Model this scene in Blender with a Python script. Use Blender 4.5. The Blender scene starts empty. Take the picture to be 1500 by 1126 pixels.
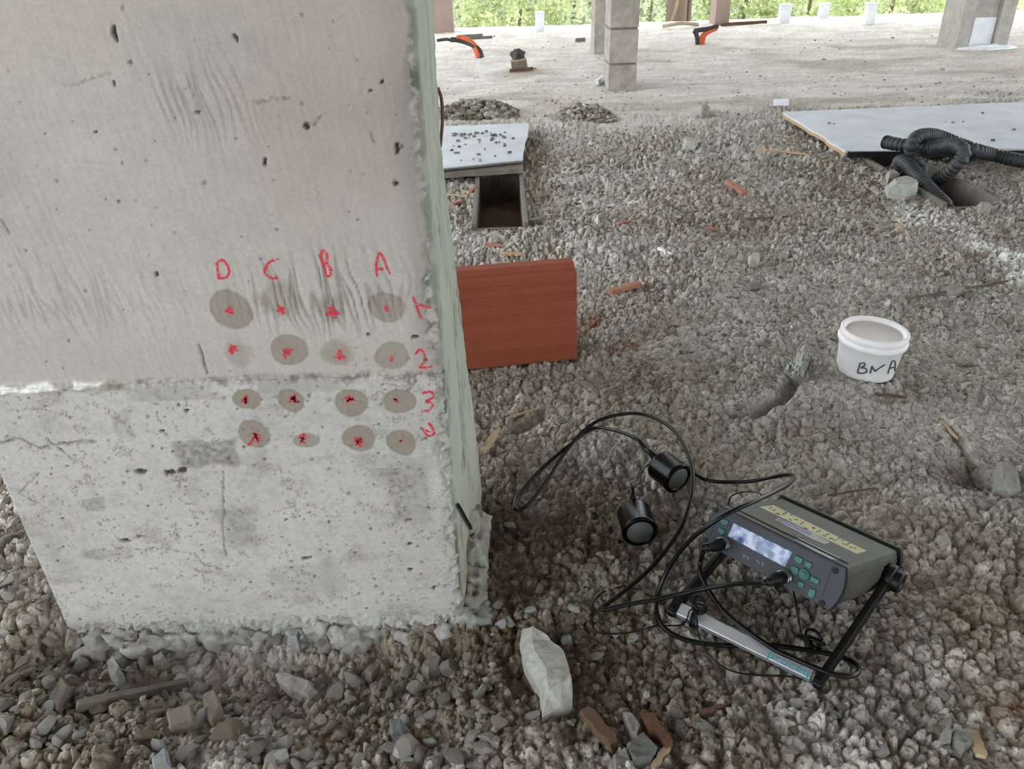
import bpy, bmesh, math, random
import numpy as np
from mathutils import Vector, Matrix

rng = np.random.default_rng(7)
random.seed(7)
SC = bpy.context.scene
COL = SC.collection

# ------------------------------------------------------------------ camera
FPX, CAM_H = 1127.0, 0.76
PITCH, ROLL = math.radians(29.586), math.radians(1.848)
_fw = np.array([0, math.cos(PITCH), -math.sin(PITCH)])
_up0 = np.array([0, math.sin(PITCH), math.cos(PITCH)])
_rt0 = np.array([1.0, 0, 0])
_rt = math.cos(ROLL) * _rt0 - math.sin(ROLL) * _up0
_up = math.cos(ROLL) * _up0 + math.sin(ROLL) * _rt0
ORG = np.array([0, 0, CAM_H])
cd = bpy.data.cameras.new('camera')
cd.sensor_fit = 'HORIZONTAL'
cd.sensor_width = 36.0
cd.lens = 36.0 * FPX / 1500.0
cd.clip_start = 0.02
cam = bpy.data.objects.new('camera', cd)
COL.objects.link(cam)
cam.matrix_world = Matrix(((_rt[0], _up[0], -_fw[0], 0), (_rt[1], _up[1], -_fw[1], 0),
                           (_rt[2], _up[2], -_fw[2], CAM_H), (0, 0, 0, 1)))
SC.camera = cam

# ------------------------------------------------------------------ overcast sky, exposure
SKY_STRENGTH = 3.2
w = bpy.data.worlds.new('overcast_sky')
SC.world = w
w.use_nodes = True
bg = w.node_tree.nodes['Background']
bg.inputs[0].default_value = (0.90, 0.96, 1.0, 1)
bg.inputs[1].default_value = SKY_STRENGTH
vs = SC.view_settings
vs.view_transform = 'Standard'
vs.look = 'None'
vs.exposure = 0.68
vs.gamma = 1.0
vs.use_curve_mapping = False
SC.cycles.max_bounces = 6
SC.cycles.diffuse_bounces = 4


# ------------------------------------------------------------------ pixel -> world helpers (1500 x 1126 frame)
def ray(x, y):
    return _fw + _rt * (x - 750) / FPX - _up * (y - 563) / FPX


def G(x, y, z=0.0):
    d = ray(x, y)
    return ORG + d * (z - CAM_H) / d[2]


def PY(x, y, Y):
    d = ray(x, y)
    return ORG + d * Y / d[1]


def PLANE(x, y, o, n):
    d = ray(x, y)
    return ORG + d * (np.dot(np.asarray(o) - ORG, n) / np.dot(d, n))


def pxsize(p):
    """metres per pixel at a world point"""
    return float(np.dot(np.asarray(p) - ORG, _fw)) / FPX


def lin(r, g=None, b=None):
    c = np.array([r, g, b], float) if g is not None else np.asarray(r, float)
    return np.where(c <= 0.04045, c / 12.92, ((c + 0.055) / 1.055) ** 2.4)


# ------------------------------------------------------------------ numpy noise
def _hash(ix, iy, s):
    u = np.uint32
    with np.errstate(over='ignore'):
        h = np.atleast_1d(ix).astype(np.int32).view(u) * u(374761393) + np.atleast_1d(iy).astype(np.int32).view(u) * u(668265263) + u((s * 1274126177) & 0xFFFFFFFF)
        h ^= h >> u(13)
        h *= u(1274126177)
        h ^= h >> u(15)
        h *= u(2246822519)
        h ^= h >> u(16)
    return ((h & u(0xFFFFFF)) / float(0x1000000)).reshape(np.shape(ix))


def perlin(x, y, s=0):
    ix, iy = np.floor(x), np.floor(y)
    fx, fy = x - ix, y - iy
    u, v = fx * fx * fx * (fx * (fx * 6 - 15) + 10), fy * fy * fy * (fy * (fy * 6 - 15) + 10)

    def g(dx, dy):
        a = _hash(ix + dx, iy + dy, s) * 2 * np.pi
        return np.cos(a) * (fx - dx) + np.sin(a) * (fy - dy)
    a, b, c, d = g(0, 0), g(1, 0), g(0, 1), g(1, 1)
    return ((a * (1 - u) + b * u) * (1 - v) + (c * (1 - u) + d * u) * v) * 1.4


def fbm(x, y, s=0, o=4, gain=0.5):
    t, a = 0.0, 1.0
    for i in range(o):
        t = t + a * perlin(x * 2 ** i + 17.3 * i, y * 2 ** i - 9.1 * i, s + i)
        a *= gain
    return t


def worley(x, y, s=0):
    ix, iy = np.floor(x), np.floor(y)
    f1 = np.full(x.shape, 9.0)
    f2 = np.full(x.shape, 9.0)
    cid = np.zeros(x.shape)
    for dx in (-1, 0, 1):
        for dy in (-1, 0, 1):
            cx, cy = ix + dx, iy + dy
            px, py = cx + _hash(cx, cy, s), cy + _hash(cx, cy, s + 11)
            d = np.hypot(px - x, py - y)
            r = _hash(cx, cy, s + 23)
            m = d < f1
            f2 = np.where(m, f1, np.minimum(f2, d))
            cid = np.where(m, r, cid)
            f1 = np.where(m, d, f1)
    return f1, f2, cid


def sstep(a, b, x):
    t = np.clip((x - a) / (b - a), 0, 1)
    return t * t * (3 - 2 * t)


def pldist(x, z, pts):
    """distance to a polyline (vectorised)"""
    d = np.full(np.shape(x), 1e9)
    for (ax, az), (bx, bz) in zip(pts[:-1], pts[1:]):
        vx, vz = bx - ax, bz - az
        t = np.clip(((x - ax) * vx + (z - az) * vz) / (vx * vx + vz * vz + 1e-12), 0, 1)
        d = np.minimum(d, np.hypot(x - ax - t * vx, z - az - t * vz))
    return d


# ------------------------------------------------------------------ mesh helpers
def new_mesh(name, V, F, attr=None, smooth=True):
    me = bpy.data.meshes.new(name)
    V = np.asarray(V, dtype=np.float32)
    if isinstance(F, np.ndarray):
        n, k = F.shape
        me.vertices.add(len(V))
        me.vertices.foreach_set('co', V.ravel())
        me.loops.add(n * k)
        me.loops.foreach_set('vertex_index', F.astype(np.int32).ravel())
        me.polygons.add(n)
        me.polygons.foreach_set('loop_start', np.arange(0, n * k, k, dtype=np.int32))
        me.polygons.foreach_set('loop_total', np.full(n, k, dtype=np.int32))
        me.update(calc_edges=True)
    else:
        me.from_pydata(V.tolist(), [], F)
    if attr is not None:
        a = me.attributes.new('tint', 'FLOAT_COLOR', 'POINT')
        c = np.ones((len(V), 4), dtype=np.float32)
        c[:, :3] = attr
        a.data.foreach_set('color', c.ravel())
    me.polygons.foreach_set('use_smooth', np.full(len(me.polygons), smooth, dtype=bool))
    me.validate()
    return me


def link(name, me, mat=None, parent=None, loc=None, bevel=0.0, kind=None, label=None):
    o = bpy.data.objects.new(name, me)
    COL.objects.link(o)
    if mat is not None:
        me.materials.append(mat)
    if parent is not None:
        o.parent = parent
    if loc is not None:
        o.location = loc
    if bevel:
        b = o.modifiers.new('bevel', 'BEVEL')
        b.width = bevel
        b.segments = 2
        b.limit_method = 'ANGLE'
        b.angle_limit = math.radians(40)
    if kind:
        o['kind'] = kind
    if label:
        o['label'] = label
    return o


def tag(o, label, cat, group=None):
    o['label'] = label
    o['category'] = cat
    if group:
        o['group'] = group
    return o


def thing(name, label, cat, loc=(0, 0, 0), group=None):
    o = bpy.data.objects.new(name, None)
    o.empty_display_size = 0.05
    COL.objects.link(o)
    o.location = loc
    return tag(o, label, cat, group)


class MB:
    """collects shapes in world coordinates; build() makes ONE mesh object relative to its parent"""

    def __init__(s):
        s.v, s.f = [], []

    def add(s, V, F):
        n = len(s.v)
        s.v += [tuple(map(float, p)) for p in V]
        s.f += [tuple(i + n for i in f) for f in F]
        return s

    def box(s, c, size, ax=None):
        ax = np.eye(3) if ax is None else np.asarray(ax)
        c = np.asarray(c, float)
        V = [c + ax.T @ (np.array(k) * np.asarray(size) / 2) for k in
             [(-1, -1, -1), (1, -1, -1), (1, 1, -1), (-1, 1, -1), (-1, -1, 1), (1, -1, 1), (1, 1, 1), (-1, 1, 1)]]
        return s.add(V, [(0, 3, 2, 1), (4, 5, 6, 7), (0, 1, 5, 4), (1, 2, 6, 5), (2, 3, 7, 6), (3, 0, 4, 7)])

    def prism(s, P0, P1):
        """two matching outlines joined"""
        n = len(P0)
        V = list(P0) + list(P1)
        F = [tuple(range(n))[::-1], tuple(range(n, 2 * n))]
        F += [(i, (i + 1) % n, n + (i + 1) % n, n + i) for i in range(n)]
        return s.add(V, F)

    def lathe(s, o, axis, prof, seg=40, cap=True):
        o = np.asarray(o, float)
        a = np.asarray(axis, float)
        a = a / np.linalg.norm(a)
        t = np.array([1.0, 0, 0]) if abs(a[0]) < .9 else np.array([0, 1.0, 0])
        u = np.cross(a, t)
        u /= np.linalg.norm(u)
        v = np.cross(a, u)
        V, F = [], []
        for (r, h) in prof:
            for i in range(seg):
                an = 2 * math.pi * i / seg
                V.append(o + a * h + (u * math.cos(an) + v * math.sin(an)) * r)
        for k in range(len(prof) - 1):
            for i in range(seg):
                j = (i + 1) % seg
                F.append((k * seg + i, k * seg + j, (k + 1) * seg + j, (k + 1) * seg + i))
        if cap:
            F.append(tuple(range(seg))[::-1])
            F.append(tuple(range((len(prof) - 1) * seg, len(prof) * seg)))
        return s.add(V, F)

    def tube(s, pts, r, seg=10, rfun=None):
        pts = np.asarray(pts, float)
        n = len(pts)
        T = np.gradient(pts, axis=0)
        T /= np.linalg.norm(T, axis=1)[:, None] + 1e-12
        u = np.cross(T[0], [0.13, 0.2, 1.0])
        u /= np.linalg.norm(u)
        V, F = [], []
        for i in range(n):
            u = u - T[i] * np.dot(u, T[i])
            u /= np.linalg.norm(u)
            v = np.cross(T[i], u)
            rr = rfun(i) if rfun else (r[i] if hasattr(r, '__len__') else r)
            for k in range(seg):
                a = 2 * math.pi * k / seg
                V.append(pts[i] + (u * math.cos(a) + v * math.sin(a)) * rr)
        for i in range(n - 1):
            for k in range(seg):
                j = (k + 1) % seg
                F.append((i * seg + k, i * seg + j, (i + 1) * seg + j, (i + 1) * seg + k))
        F.append(tuple(range(seg))[::-1])
        F.append(tuple(range((n - 1) * seg, n * seg)))
        return s.add(V, F)

    def build(s, name, mat, parent=None, smooth=False, bevel=0.0, kind=None, label=None, base=None):
        V = np.array(s.v)
        off = np.zeros(3)
        q = parent
        while q is not None:
            off += np.array(q.location)
            q = q.parent
        loc = None
        if base is not None:
            loc = tuple(np.asarray(base) - off)
            off = np.asarray(base, float)
        me = new_mesh(name, V - off, s.f, smooth=smooth)
        bm = bmesh.new()
        bm.from_mesh(me)
        bmesh.ops.recalc_face_normals(bm, faces=bm.faces)
        bm.to_mesh(me)
        bm.free()
        return link(name, me, mat, parent, loc, bevel, kind, label)


def spline(pts, n=12):
    """Catmull-Rom through points, dense polyline"""
    P = np.asarray(pts, float)
    P = np.vstack([2 * P[0] - P[1], P, 2 * P[-1] - P[-2]])
    out = []
    for i in range(1, len(P) - 2):
        for k in range(n):
            t = k / n
            out.append(0.5 * ((2 * P[i]) + (-P[i - 1] + P[i + 1]) * t + (2 * P[i - 1] - 5 * P[i] + 4 * P[i + 1] - P[i + 2]) * t ** 2
                              + (-P[i - 1] + 3 * P[i] - 3 * P[i + 1] + P[i + 2]) * t ** 3))
    out.append(P[-2])
    return np.array(out)


# ------------------------------------------------------------------ materials
def nt_new(name):
    m = bpy.data.materials.new(name)
    m.use_nodes = True
    nt = m.node_tree
    b = nt.nodes['Principled BSDF']
    return m, nt, b


def N(nt, t, **kw):
    n = nt.nodes.new(t)
    for k, v in kw.items():
        if hasattr(n, k):
            setattr(n, k, v)
        else:
            n.inputs[k.replace('_', ' ')].default_value = v
    return n


def mixc(nt, a, b, fac, mode='MIX'):
    m = nt.nodes.new('ShaderNodeMix')
    m.data_type = 'RGBA'
    m.blend_type = mode
    for sock, val in ((0, fac), (6, a), (7, b)):
        if hasattr(val, 'links'):
            nt.links.new(val, m.inputs[sock])
        elif sock == 0:
            m.inputs[0].default_value = val
        else:
            m.inputs[sock].default_value = tuple(val) + (1,) if len(val) == 3 else val
    return m.outputs[2]


def mat(name, c1, c2=None, scale=30.0, rough=0.8, metal=0.0, bump=0.0, bscale=None, stretch=None, detail=6.0, spec=0.5,
        attr=False, trans=0.0, coat=0.0, contrast=0.25, emit=0.0):
    """procedural noise material; colours are sRGB 0..1"""
    m, nt, b = nt_new(name)
    L = nt.links
    tc = N(nt, 'ShaderNodeTexCoord')
    src = tc.outputs['Object']
    if stretch:
        mp = N(nt, 'ShaderNodeMapping')
        mp.inputs['Scale'].default_value = stretch
        L.new(src, mp.inputs[0])
        src = mp.outputs[0]
    nz = N(nt, 'ShaderNodeTexNoise')
    nz.inputs['Scale'].default_value = scale
    nz.inputs['Detail'].default_value = detail
    nz.inputs['Roughness'].default_value = 0.62
    L.new(src, nz.inputs['Vector'])
    mr = N(nt, 'ShaderNodeMapRange')
    mr.inputs[1].default_value = 0.5 - contrast
    mr.inputs[2].default_value = 0.5 + contrast
    L.new(nz.outputs[0], mr.inputs[0])
    c2 = c2 if c2 is not None else tuple(0.85 * v for v in c1)
    col = mixc(nt, lin(*c1), lin(*c2), mr.outputs[0])
    if attr:
        at = N(nt, 'ShaderNodeAttribute', attribute_name='tint')
        col = mixc(nt, col, at.outputs['Color'], 1.0, 'MULTIPLY')
    L.new(col, b.inputs['Base Color'])
    b.inputs['Roughness'].default_value = rough
    b.inputs['Metallic'].default_value = metal
    b.inputs['Specular IOR Level'].default_value = spec
    b.inputs['Coat Weight'].default_value = coat
    if trans:
        b.inputs['Transmission Weight'].default_value = trans
    if emit:
        L.new(col, b.inputs['Emission Color'])
        b.inputs['Emission Strength'].default_value = emit
    if bump:
        nb = N(nt, 'ShaderNodeTexNoise')
        nb.inputs['Scale'].default_value = bscale or scale * 3
        nb.inputs['Detail'].default_value = 6
        L.new(src, nb.inputs['Vector'])
        bp = N(nt, 'ShaderNodeBump')
        bp.inputs['Strength'].default_value = 1.0
        bp.inputs['Distance'].default_value = bump
        L.new(nb.outputs[0], bp.inputs['Height'])
        L.new(bp.outputs[0], b.inputs['Normal'])
    return m


M = {}
M['concrete'] = mat('cast_concrete', (.70, .685, .655), (.57, .55, .52), 14, .9, bump=.0015, bscale=160, spec=.25)
M['ceiling'] = mat('ceiling_concrete', (.70, .69, .67), (.62, .61, .59), 3, .95, spec=.2)
M['outside'] = mat('outside_soil', (.40, .47, .25), (.52, .50, .36), 2.2, .95, bump=.05, bscale=12)
M['far_concrete'] = mat('far_column_concrete', (.66, .635, .60), (.47, .445, .41), 13, .9, bump=.003, bscale=60, spec=.25)
M['brown_render'] = mat('brown_grey_concrete', (.62, .54, .50), (.54, .47, .44), 6, .9, spec=.2)
M['white_patch'] = mat('white_plaster', (.90, .91, .93), (.80, .81, .83), 12, .85, bump=.004, bscale=60)
M['black_plastic'] = mat('black_plastic', (.02, .021, .024), (.035, .035, .038), 40, .45, spec=.25)
M['black_rubber'] = mat('black_cable_rubber', (.015, .015, .016), (.03, .03, .03), 60, .34, spec=.22)
M['anodised'] = mat('black_anodised_metal', (.010, .011, .014), (.016, .016, .02), 30, .24, spec=.13)
M['face_rubber'] = mat('grey_contact_face', (.20, .20, .205), (.27, .27, .27), 90, .6)
M['steel'] = mat('steel', (.62, .62, .62), (.5, .5, .5), 50, .35, metal=1.0)
M['alu'] = mat('brushed_aluminium', (.80, .81, .83), (.70, .71, .74), 20, .36, metal=.85, stretch=(1, 1, 1))
M['alu_body'] = mat('worn_aluminium', (.31, .305, .29), (.235, .23, .215), 22, .55, metal=.1, spec=.3, bump=.0003, bscale=300)
M['panel'] = mat('blue_grey_panel', (.175, .187, .215), (.14, .15, .175), 60, .5, spec=.3)
M['teal'] = mat('teal_rubber_key', (.07, .32, .30), (.055, .28, .265), 60, .5)
M['teal_print'] = mat('teal_print', (.05, .55, .60), (.05, .50, .55), 60, .5)
M['tape'] = mat('yellowed_tape', (.68, .66, .49), (.60, .58, .44), 60, .6)
M['sticker'] = mat('white_sticker', (.56, .57, .58), (.46, .47, .49), 60, .5)
M['rust_mark'] = mat('brown_glue_mark', (.36, .32, .27), (.31, .285, .25), 40, .7)
M['blue_print'] = mat('blue_print', (.28, .33, .55), (.45, .48, .60), 200, .6)
M['ink'] = mat('dark_marker_ink', (.20, .21, .22), (.30, .30, .31), 200, .7)
M['ink_tape'] = mat('faded_ink', (.27, .27, .22), (.38, .37, .30), 200, .7)
M['tub'] = mat('white_tub_plastic', (.86, .85, .85), (.80, .79, .79), 18, .45, spec=.4)
M['tub_lid'] = mat('greyish_lid_plastic', (.78, .75, .74), (.70, .67, .66), 14, .5)
M['brick'] = mat('fired_clay', (.55, .295, .215), (.50, .26, .19), 18, .85, bump=.0006, bscale=250, spec=.2)
M['brick_chip'] = mat('clay_chip', (.62, .42, .34), (.54, .34, .27), 60, .9, bump=.0006, bscale=250)
M['wood_grey'] = mat('weathered_wood', (.46, .435, .395), (.33, .31, .28), 30, .9, bump=.001, bscale=160, stretch=(1, 1, .3))
M['wood_pale'] = mat('pale_wood', (.70, .62, .50), (.55, .46, .35), 40, .85, bump=.0008, bscale=160)
M['wood_brown'] = mat('brown_wood', (.40, .30, .21), (.28, .205, .145), 40, .85, bump=.001, bscale=200)
M['wood_orange'] = mat('orange_wood', (.38, .25, .16), (.29, .18, .115), 40, .8, bump=.0008, bscale=200)
M['bark'] = mat('bark_sliver', (.42, .30, .24), (.33, .24, .19), 60, .9, bump=.0006, bscale=200)
M['plywood'] = mat('grey_white_plywood', (.77, .79, .82), (.64, .66, .69), 7, .7, bump=.0008, bscale=60, contrast=.3)
M['ply_edge'] = mat('plywood_edge', (.72, .60, .44), (.56, .44, .30), 40, .85)
M['hose'] = mat('dusty_black_conduit', (.075, .077, .08), (.23, .23, .24), 16, .6, contrast=.24)
M['orange_pipe'] = mat('orange_conduit', (.82, .36, .16), (.68, .30, .14), 20, .55)
M['red_crayon'] = None
M['trunk'] = mat('tree_bark', (.55, .47, .42), (.44, .37, .33), 8, .95, stretch=(1, 1, .2))
M['dry_twig'] = mat('dry_twig', (.66, .60, .50), (.55, .49, .40), 30, .9)
M['film'] = mat('dusty_plastic_film', (.66, .655, .64), (.54, .53, .51), 60, .35, trans=.3)
M['green_board'] = None


def leaf_mat(name, c1, c2):
    m, nt, b = nt_new(name)
    at = N(nt, 'ShaderNodeAttribute', attribute_name='tint')
    nz = N(nt, 'ShaderNodeTexNoise')
    nz.inputs['Scale'].default_value = 3.0
    col = mixc(nt, lin(*c1), lin(*c2), nz.outputs[0])
    col = mixc(nt, col, at.outputs['Color'], 1.0, 'MULTIPLY')
    nt.links.new(col, b.inputs['Base Color'])
    b.inputs['Roughness'].default_value = .7
    tr = N(nt, 'ShaderNodeBsdfTranslucent')
    nt.links.new(col, tr.inputs[0])
    mx = N(nt, 'ShaderNodeMixShader')
    mx.inputs[0].default_value = .35
    nt.links.new(b.outputs[0], mx.inputs[1])
    nt.links.new(tr.outputs[0], mx.inputs[2])
    nt.links.new(mx.outputs[0], nt.nodes['Material Output'].inputs[0])
    return m


M['leaf'] = leaf_mat('bush_leaf', (.88, .91, .74), (.80, .85, .68))  # both leaf colours paled, overexposed haze painted into them
M['leaf_dull'] = leaf_mat('dull_leaf', (.80, .83, .75), (.72, .76, .68))


def attr_mat(name, scale, rough, bump, bscale, vor=None, amt=.35, spec=.2):
    """colour from the 'tint' attribute, broken up by fine noise, with fine relief"""
    m, nt, b = nt_new(name)
    L = nt.links
    tc = N(nt, 'ShaderNodeTexCoord')
    at = N(nt, 'ShaderNodeAttribute', attribute_name='tint')
    nz = N(nt, 'ShaderNodeTexNoise')
    nz.inputs['Scale'].default_value = scale
    nz.inputs['Detail'].default_value = 7
    nz.inputs['Roughness'].default_value = .68
    L.new(tc.outputs['Object'], nz.inputs['Vector'])
    mr = N(nt, 'ShaderNodeMapRange')
    mr.inputs[1].default_value, mr.inputs[2].default_value = .25, .75
    mr.inputs[3].default_value, mr.inputs[4].default_value = 1 - amt, 1 + amt
    L.new(nz.outputs[0], mr.inputs[0])
    vm = N(nt, 'ShaderNodeVectorMath', operation='SCALE')
    L.new(at.outputs['Color'], vm.inputs[0])
    L.new(mr.outputs[0], vm.inputs['Scale'])
    L.new(vm.outputs[0], b.inputs['Base Color'])
    b.inputs['Roughness'].default_value = rough
    b.inputs['Specular IOR Level'].default_value = spec
    nb = N(nt, 'ShaderNodeTexNoise')
    nb.inputs['Scale'].default_value = bscale
    nb.inputs['Detail'].default_value = 8
    nb.inputs['Roughness'].default_value = .7
    L.new(tc.outputs['Object'], nb.inputs['Vector'])
    h = nb.outputs[0]
    if vor:
        vo = N(nt, 'ShaderNodeTexVoronoi')
        vo.inputs['Scale'].default_value = vor
        L.new(tc.outputs['Object'], vo.inputs['Vector'])
        ma = N(nt, 'ShaderNodeMath', operation='SUBTRACT')
        L.new(h, ma.inputs[0])
        L.new(vo.outputs['Distance'], ma.inputs[1])
        h = ma.outputs[0]
    bp = N(nt, 'ShaderNodeBump')
    bp.inputs['Strength'].default_value = 1.0
    bp.inputs['Distance'].default_value = bump
    L.new(h, bp.inputs['Height'])
    L.new(bp.outputs[0], b.inputs['Normal'])
    return m


M['ground'] = attr_mat('rough_gravelly_ground', 110, .95, .0028, 150, vor=190, amt=.34)
M['column_face'] = attr_mat('board_marked_concrete', 260, .9, .0007, 420, amt=.10)
M['stone'] = attr_mat('rubble_stone', 130, .92, .0015, 240, amt=.28)
M['green_board'] = attr_mat('greenish_board', 200, .85, .0006, 300, amt=.10)


def crayon():
    m, nt, b = nt_new('red_wax_crayon')
    tc = N(nt, 'ShaderNodeTexCoord')
    nz = N(nt, 'ShaderNodeTexNoise')
    nz.inputs['Scale'].default_value = 420
    nt.links.new(tc.outputs['Object'], nz.inputs['Vector'])
    b.inputs['Base Color'].default_value = tuple(lin(.75, .10, .19)) + (1,)
    b.inputs['Roughness'].default_value = .6
    mr = N(nt, 'ShaderNodeMapRange')
    mr.inputs[1].default_value, mr.inputs[2].default_value = .40, .47
    nt.links.new(nz.outputs[0], mr.inputs[0])
    nt.links.new(mr.outputs[0], b.inputs['Alpha'])
    return m


M['red_crayon'] = crayon()

# ------------------------------------------------------------------ stone shapes


def ico(sub):
    bm = bmesh.new()
    bmesh.ops.create_icosphere(bm, subdivisions=sub, radius=1.0)
    V = np.array([v.co[:] for v in bm.verts])
    F = np.array([[v.index for v in f.verts] for f in bm.faces])
    bm.free()
    return V, F


ICO1, ICO2, ICO3 = ico(1), ico(2), ico(3)


def stone_verts(V, r, planes=9, flat=.7, jit=.06):
    V = V.copy()
    V += r.normal(0, jit, V.shape)
    for _ in range(planes):
        n = r.normal(size=3)
        n /= np.linalg.norm(n)
        d = r.uniform(.42, .8)
        e = np.maximum(0, V @ n - d)
        V -= e[:, None] * n
    V *= np.array([1, r.uniform(.6, .95), r.uniform(.4, flat)])
    return V / np.abs(V).max()


# ------------------------------------------------------------------ ground height and colour
LEFT_PIT = (-.100, .058, 2.335, 3.06)
RIGHT_PIT = (1.398, 1.575, 2.395, 3.14)
COLX0, COLX1, COLY = -.590, -.072, .724


def gp(*px):
    return [tuple(G(*p)[:2]) for p in px]


CRACKS = [(gp((985, 488), (1020, 500), (1052, 517)), .010, .022), (gp((1075, 612), (1110, 612), (1150, 585), (1172, 555)), .012, .03),
          (gp((1385, 612), (1410, 650), (1440, 690)), .009, .016), (gp((1235, 566), (1275, 578), (1325, 580)), .007, .014),
          (gp((1080, 372), (1200, 352), (1330, 350), (1500, 345)), .01, .006), (gp((1290, 440), (1400, 430), (1500, 408)), .008, .006),
          (gp((700, 610), (745, 625), (800, 600)), .012, .02), (gp((735, 790), (790, 760), (860, 755)), .02, .016)]
DENTS = [(G(820, 690), .10, .016), (G(760, 850), .07, .020), (G(910, 1000), .07, .016), (G(1440, 690), .045, .030), (G(330, 1010), .11, .022),
         (G(600, 1020), .12, .016), (G(1110, 900), .06, .010), (G(700, 720), .05, .012), (G(760, 960), .05, .014)]
HUMPS = [(G(850, 630), .07, .016), (G(40, 800, .03), .16, .03), (G(30, 1050), .14, .022), (G(1180, 620), .10, .008), (G(300, 1110), .12, .012),
         (G(1000, 960), .08, .006), (G(1000, 560), .12, .01)]


def ground_zones(x, y):
    n = fbm(x * 1.7 + 3, y * 1.7, 51, 3)
    far = sstep(3.3, 4.6, y + .5 * n)
    cem = sstep(.15, .9, np.exp(-(((x - .75) / .75) ** 2 + ((y - 1.35) / .55) ** 2)) * 1.6 + .35 * n - .12)
    near = 1 - sstep(.62, 1.05, y - .35 * x + .25 * n)
    return far, cem * (1 - far), near


def ground_h(x, y, fine=True, pits=True):
    x, y = np.asarray(x, float), np.asarray(y, float)
    far, cem, near = ground_zones(x, y)
    h = .014 * fbm(x * 1.9, y * 1.9, 3, 3) * (1 - .55 * far) + .010 * fbm(x * 7, y * 7, 9, 3) * (1 - .70 * far)
    for c, r, a in DENTS:
        h = h - a * np.exp(-((x - c[0]) ** 2 + (y - c[1]) ** 2) / (r * r))
    for c, r, a in HUMPS:
        h = h + a * np.exp(-((x - c[0]) ** 2 + (y - c[1]) ** 2) / (r * r))
    # trowel streaks of the cemented patch and the far slab
    h = h + (.0035 * cem * perlin(x * 5 + y * 2, y * 34 - x * 6, 71) + .011 * far * fbm(x * 1.6 + y, y * 7 - x * .8, 72, 4))
    # hollow along the foot of the column, level patch under the instrument
    h = h - .030 * np.exp(-((y - .672) / .050) ** 2) * sstep(-.66, -.56, x) * (1 - sstep(-.12, -.02, x))
    wi = np.exp(-(((x - .32) / .19) ** 4 + ((y - .73) / .19) ** 4))
    h = h * (1 - .85 * wi) - .013 * wi
    wob = .012 * fbm(x * 22, y * 22, 33, 3)
    for pts, wd, dp in CRACKS:
        d = pldist(x + wob, y + wob * .7, pts)
        h = h - dp * np.exp(-(d / wd) ** 2)
    if fine:
        wx, wy = x + .004 * perlin(x * 60, y * 60, 5), y + .004 * perlin(x * 60, y * 60, 6)
        f1, f2, c = worley(wx / .021, wy / .021, 101)
        b1 = np.sqrt(np.clip(1 - (f1 / .62) ** 2, 0, 1)) * (.25 + .75 * c)
        cv = np.exp(-((f2 - f1) / .17) ** 2) * (.4 + .6 * c)
        f1, f2, c = worley(wx / .0105, wy / .0105, 201)
        b2 = np.sqrt(np.clip(1 - (f1 / .60) ** 2, 0, 1)) * (.3 + .7 * c)
        cv2 = np.exp(-((f2 - f1) / .22) ** 2) * c
        f1, f2, c = worley(x / .0052, y / .0052, 301)
        b3 = np.sqrt(np.clip(1 - (f1 / .60) ** 2, 0, 1)) * c
        patch = .65 + .6 * sstep(-.5, .6, fbm(x * 4, y * 4, 88, 3))
        amp = (1 - .50 * cem) * (1 - .85 * far) * patch
        f1, f2, c = worley(wx / .055 + .2 * perlin(x * 30, y * 30, 8), wy / .055, 401)
        b0 = np.sqrt(np.clip(1 - (f1 / .60) ** 2, 0, 1)) * np.clip(c * 1.6 - .5, 0, 1)
        h = h + amp * (.009 * b0 * (1 - .6 * wi) + .0105 * b1 + .0068 * b2 + .0030 * b3 - .0070 * cv - .0032 * cv2) + .0030 * fbm(x * 70, y * 70, 61, 3) * (1 - .6 * far) - .007 * amp
    for (a, b_, c_, d_) in (LEFT_PIT, RIGHT_PIT) if pits else ():
        ins = (x > a) & (x < b_) & (y > c_) & (y < d_)
        h = np.where(ins, -.115 + .5 * h + .02 * fbm(x * 9, y * 9, 5, 3), h)
    return h


_hx, _hy = np.linspace(-3, 6, 451), np.concatenate([np.linspace(.2, 2.2, 134), np.linspace(2.24, 10, 150)])
_HT = ground_h(*[q.ravel() for q in np.meshgrid(_hx, _hy)], False, False).reshape(len(_hy), len(_hx))


def H1(x, y):
    """smooth ground height at one place (for resting things), from a table"""
    fx = min(max((x + 3) / 9 * 450, 0), 449.999)
    j = min(max(int(np.searchsorted(_hy, y)) - 1, 0), len(_hy) - 2)
    i, ty = int(fx), min(max((y - _hy[j]) / (_hy[j + 1] - _hy[j]), 0), 1)
    tx = fx - i
    return float((_HT[j, i] * (1 - tx) + _HT[j, i + 1] * tx) * (1 - ty) + (_HT[j + 1, i] * (1 - tx) + _HT[j + 1, i + 1] * tx) * ty)


def on_ground(px, py, dz=0.0):
    p = G(px, py)
    for _ in range(3):
        p = G(px, py, H1(p[0], p[1]) + .006 + dz)
    return p


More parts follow.
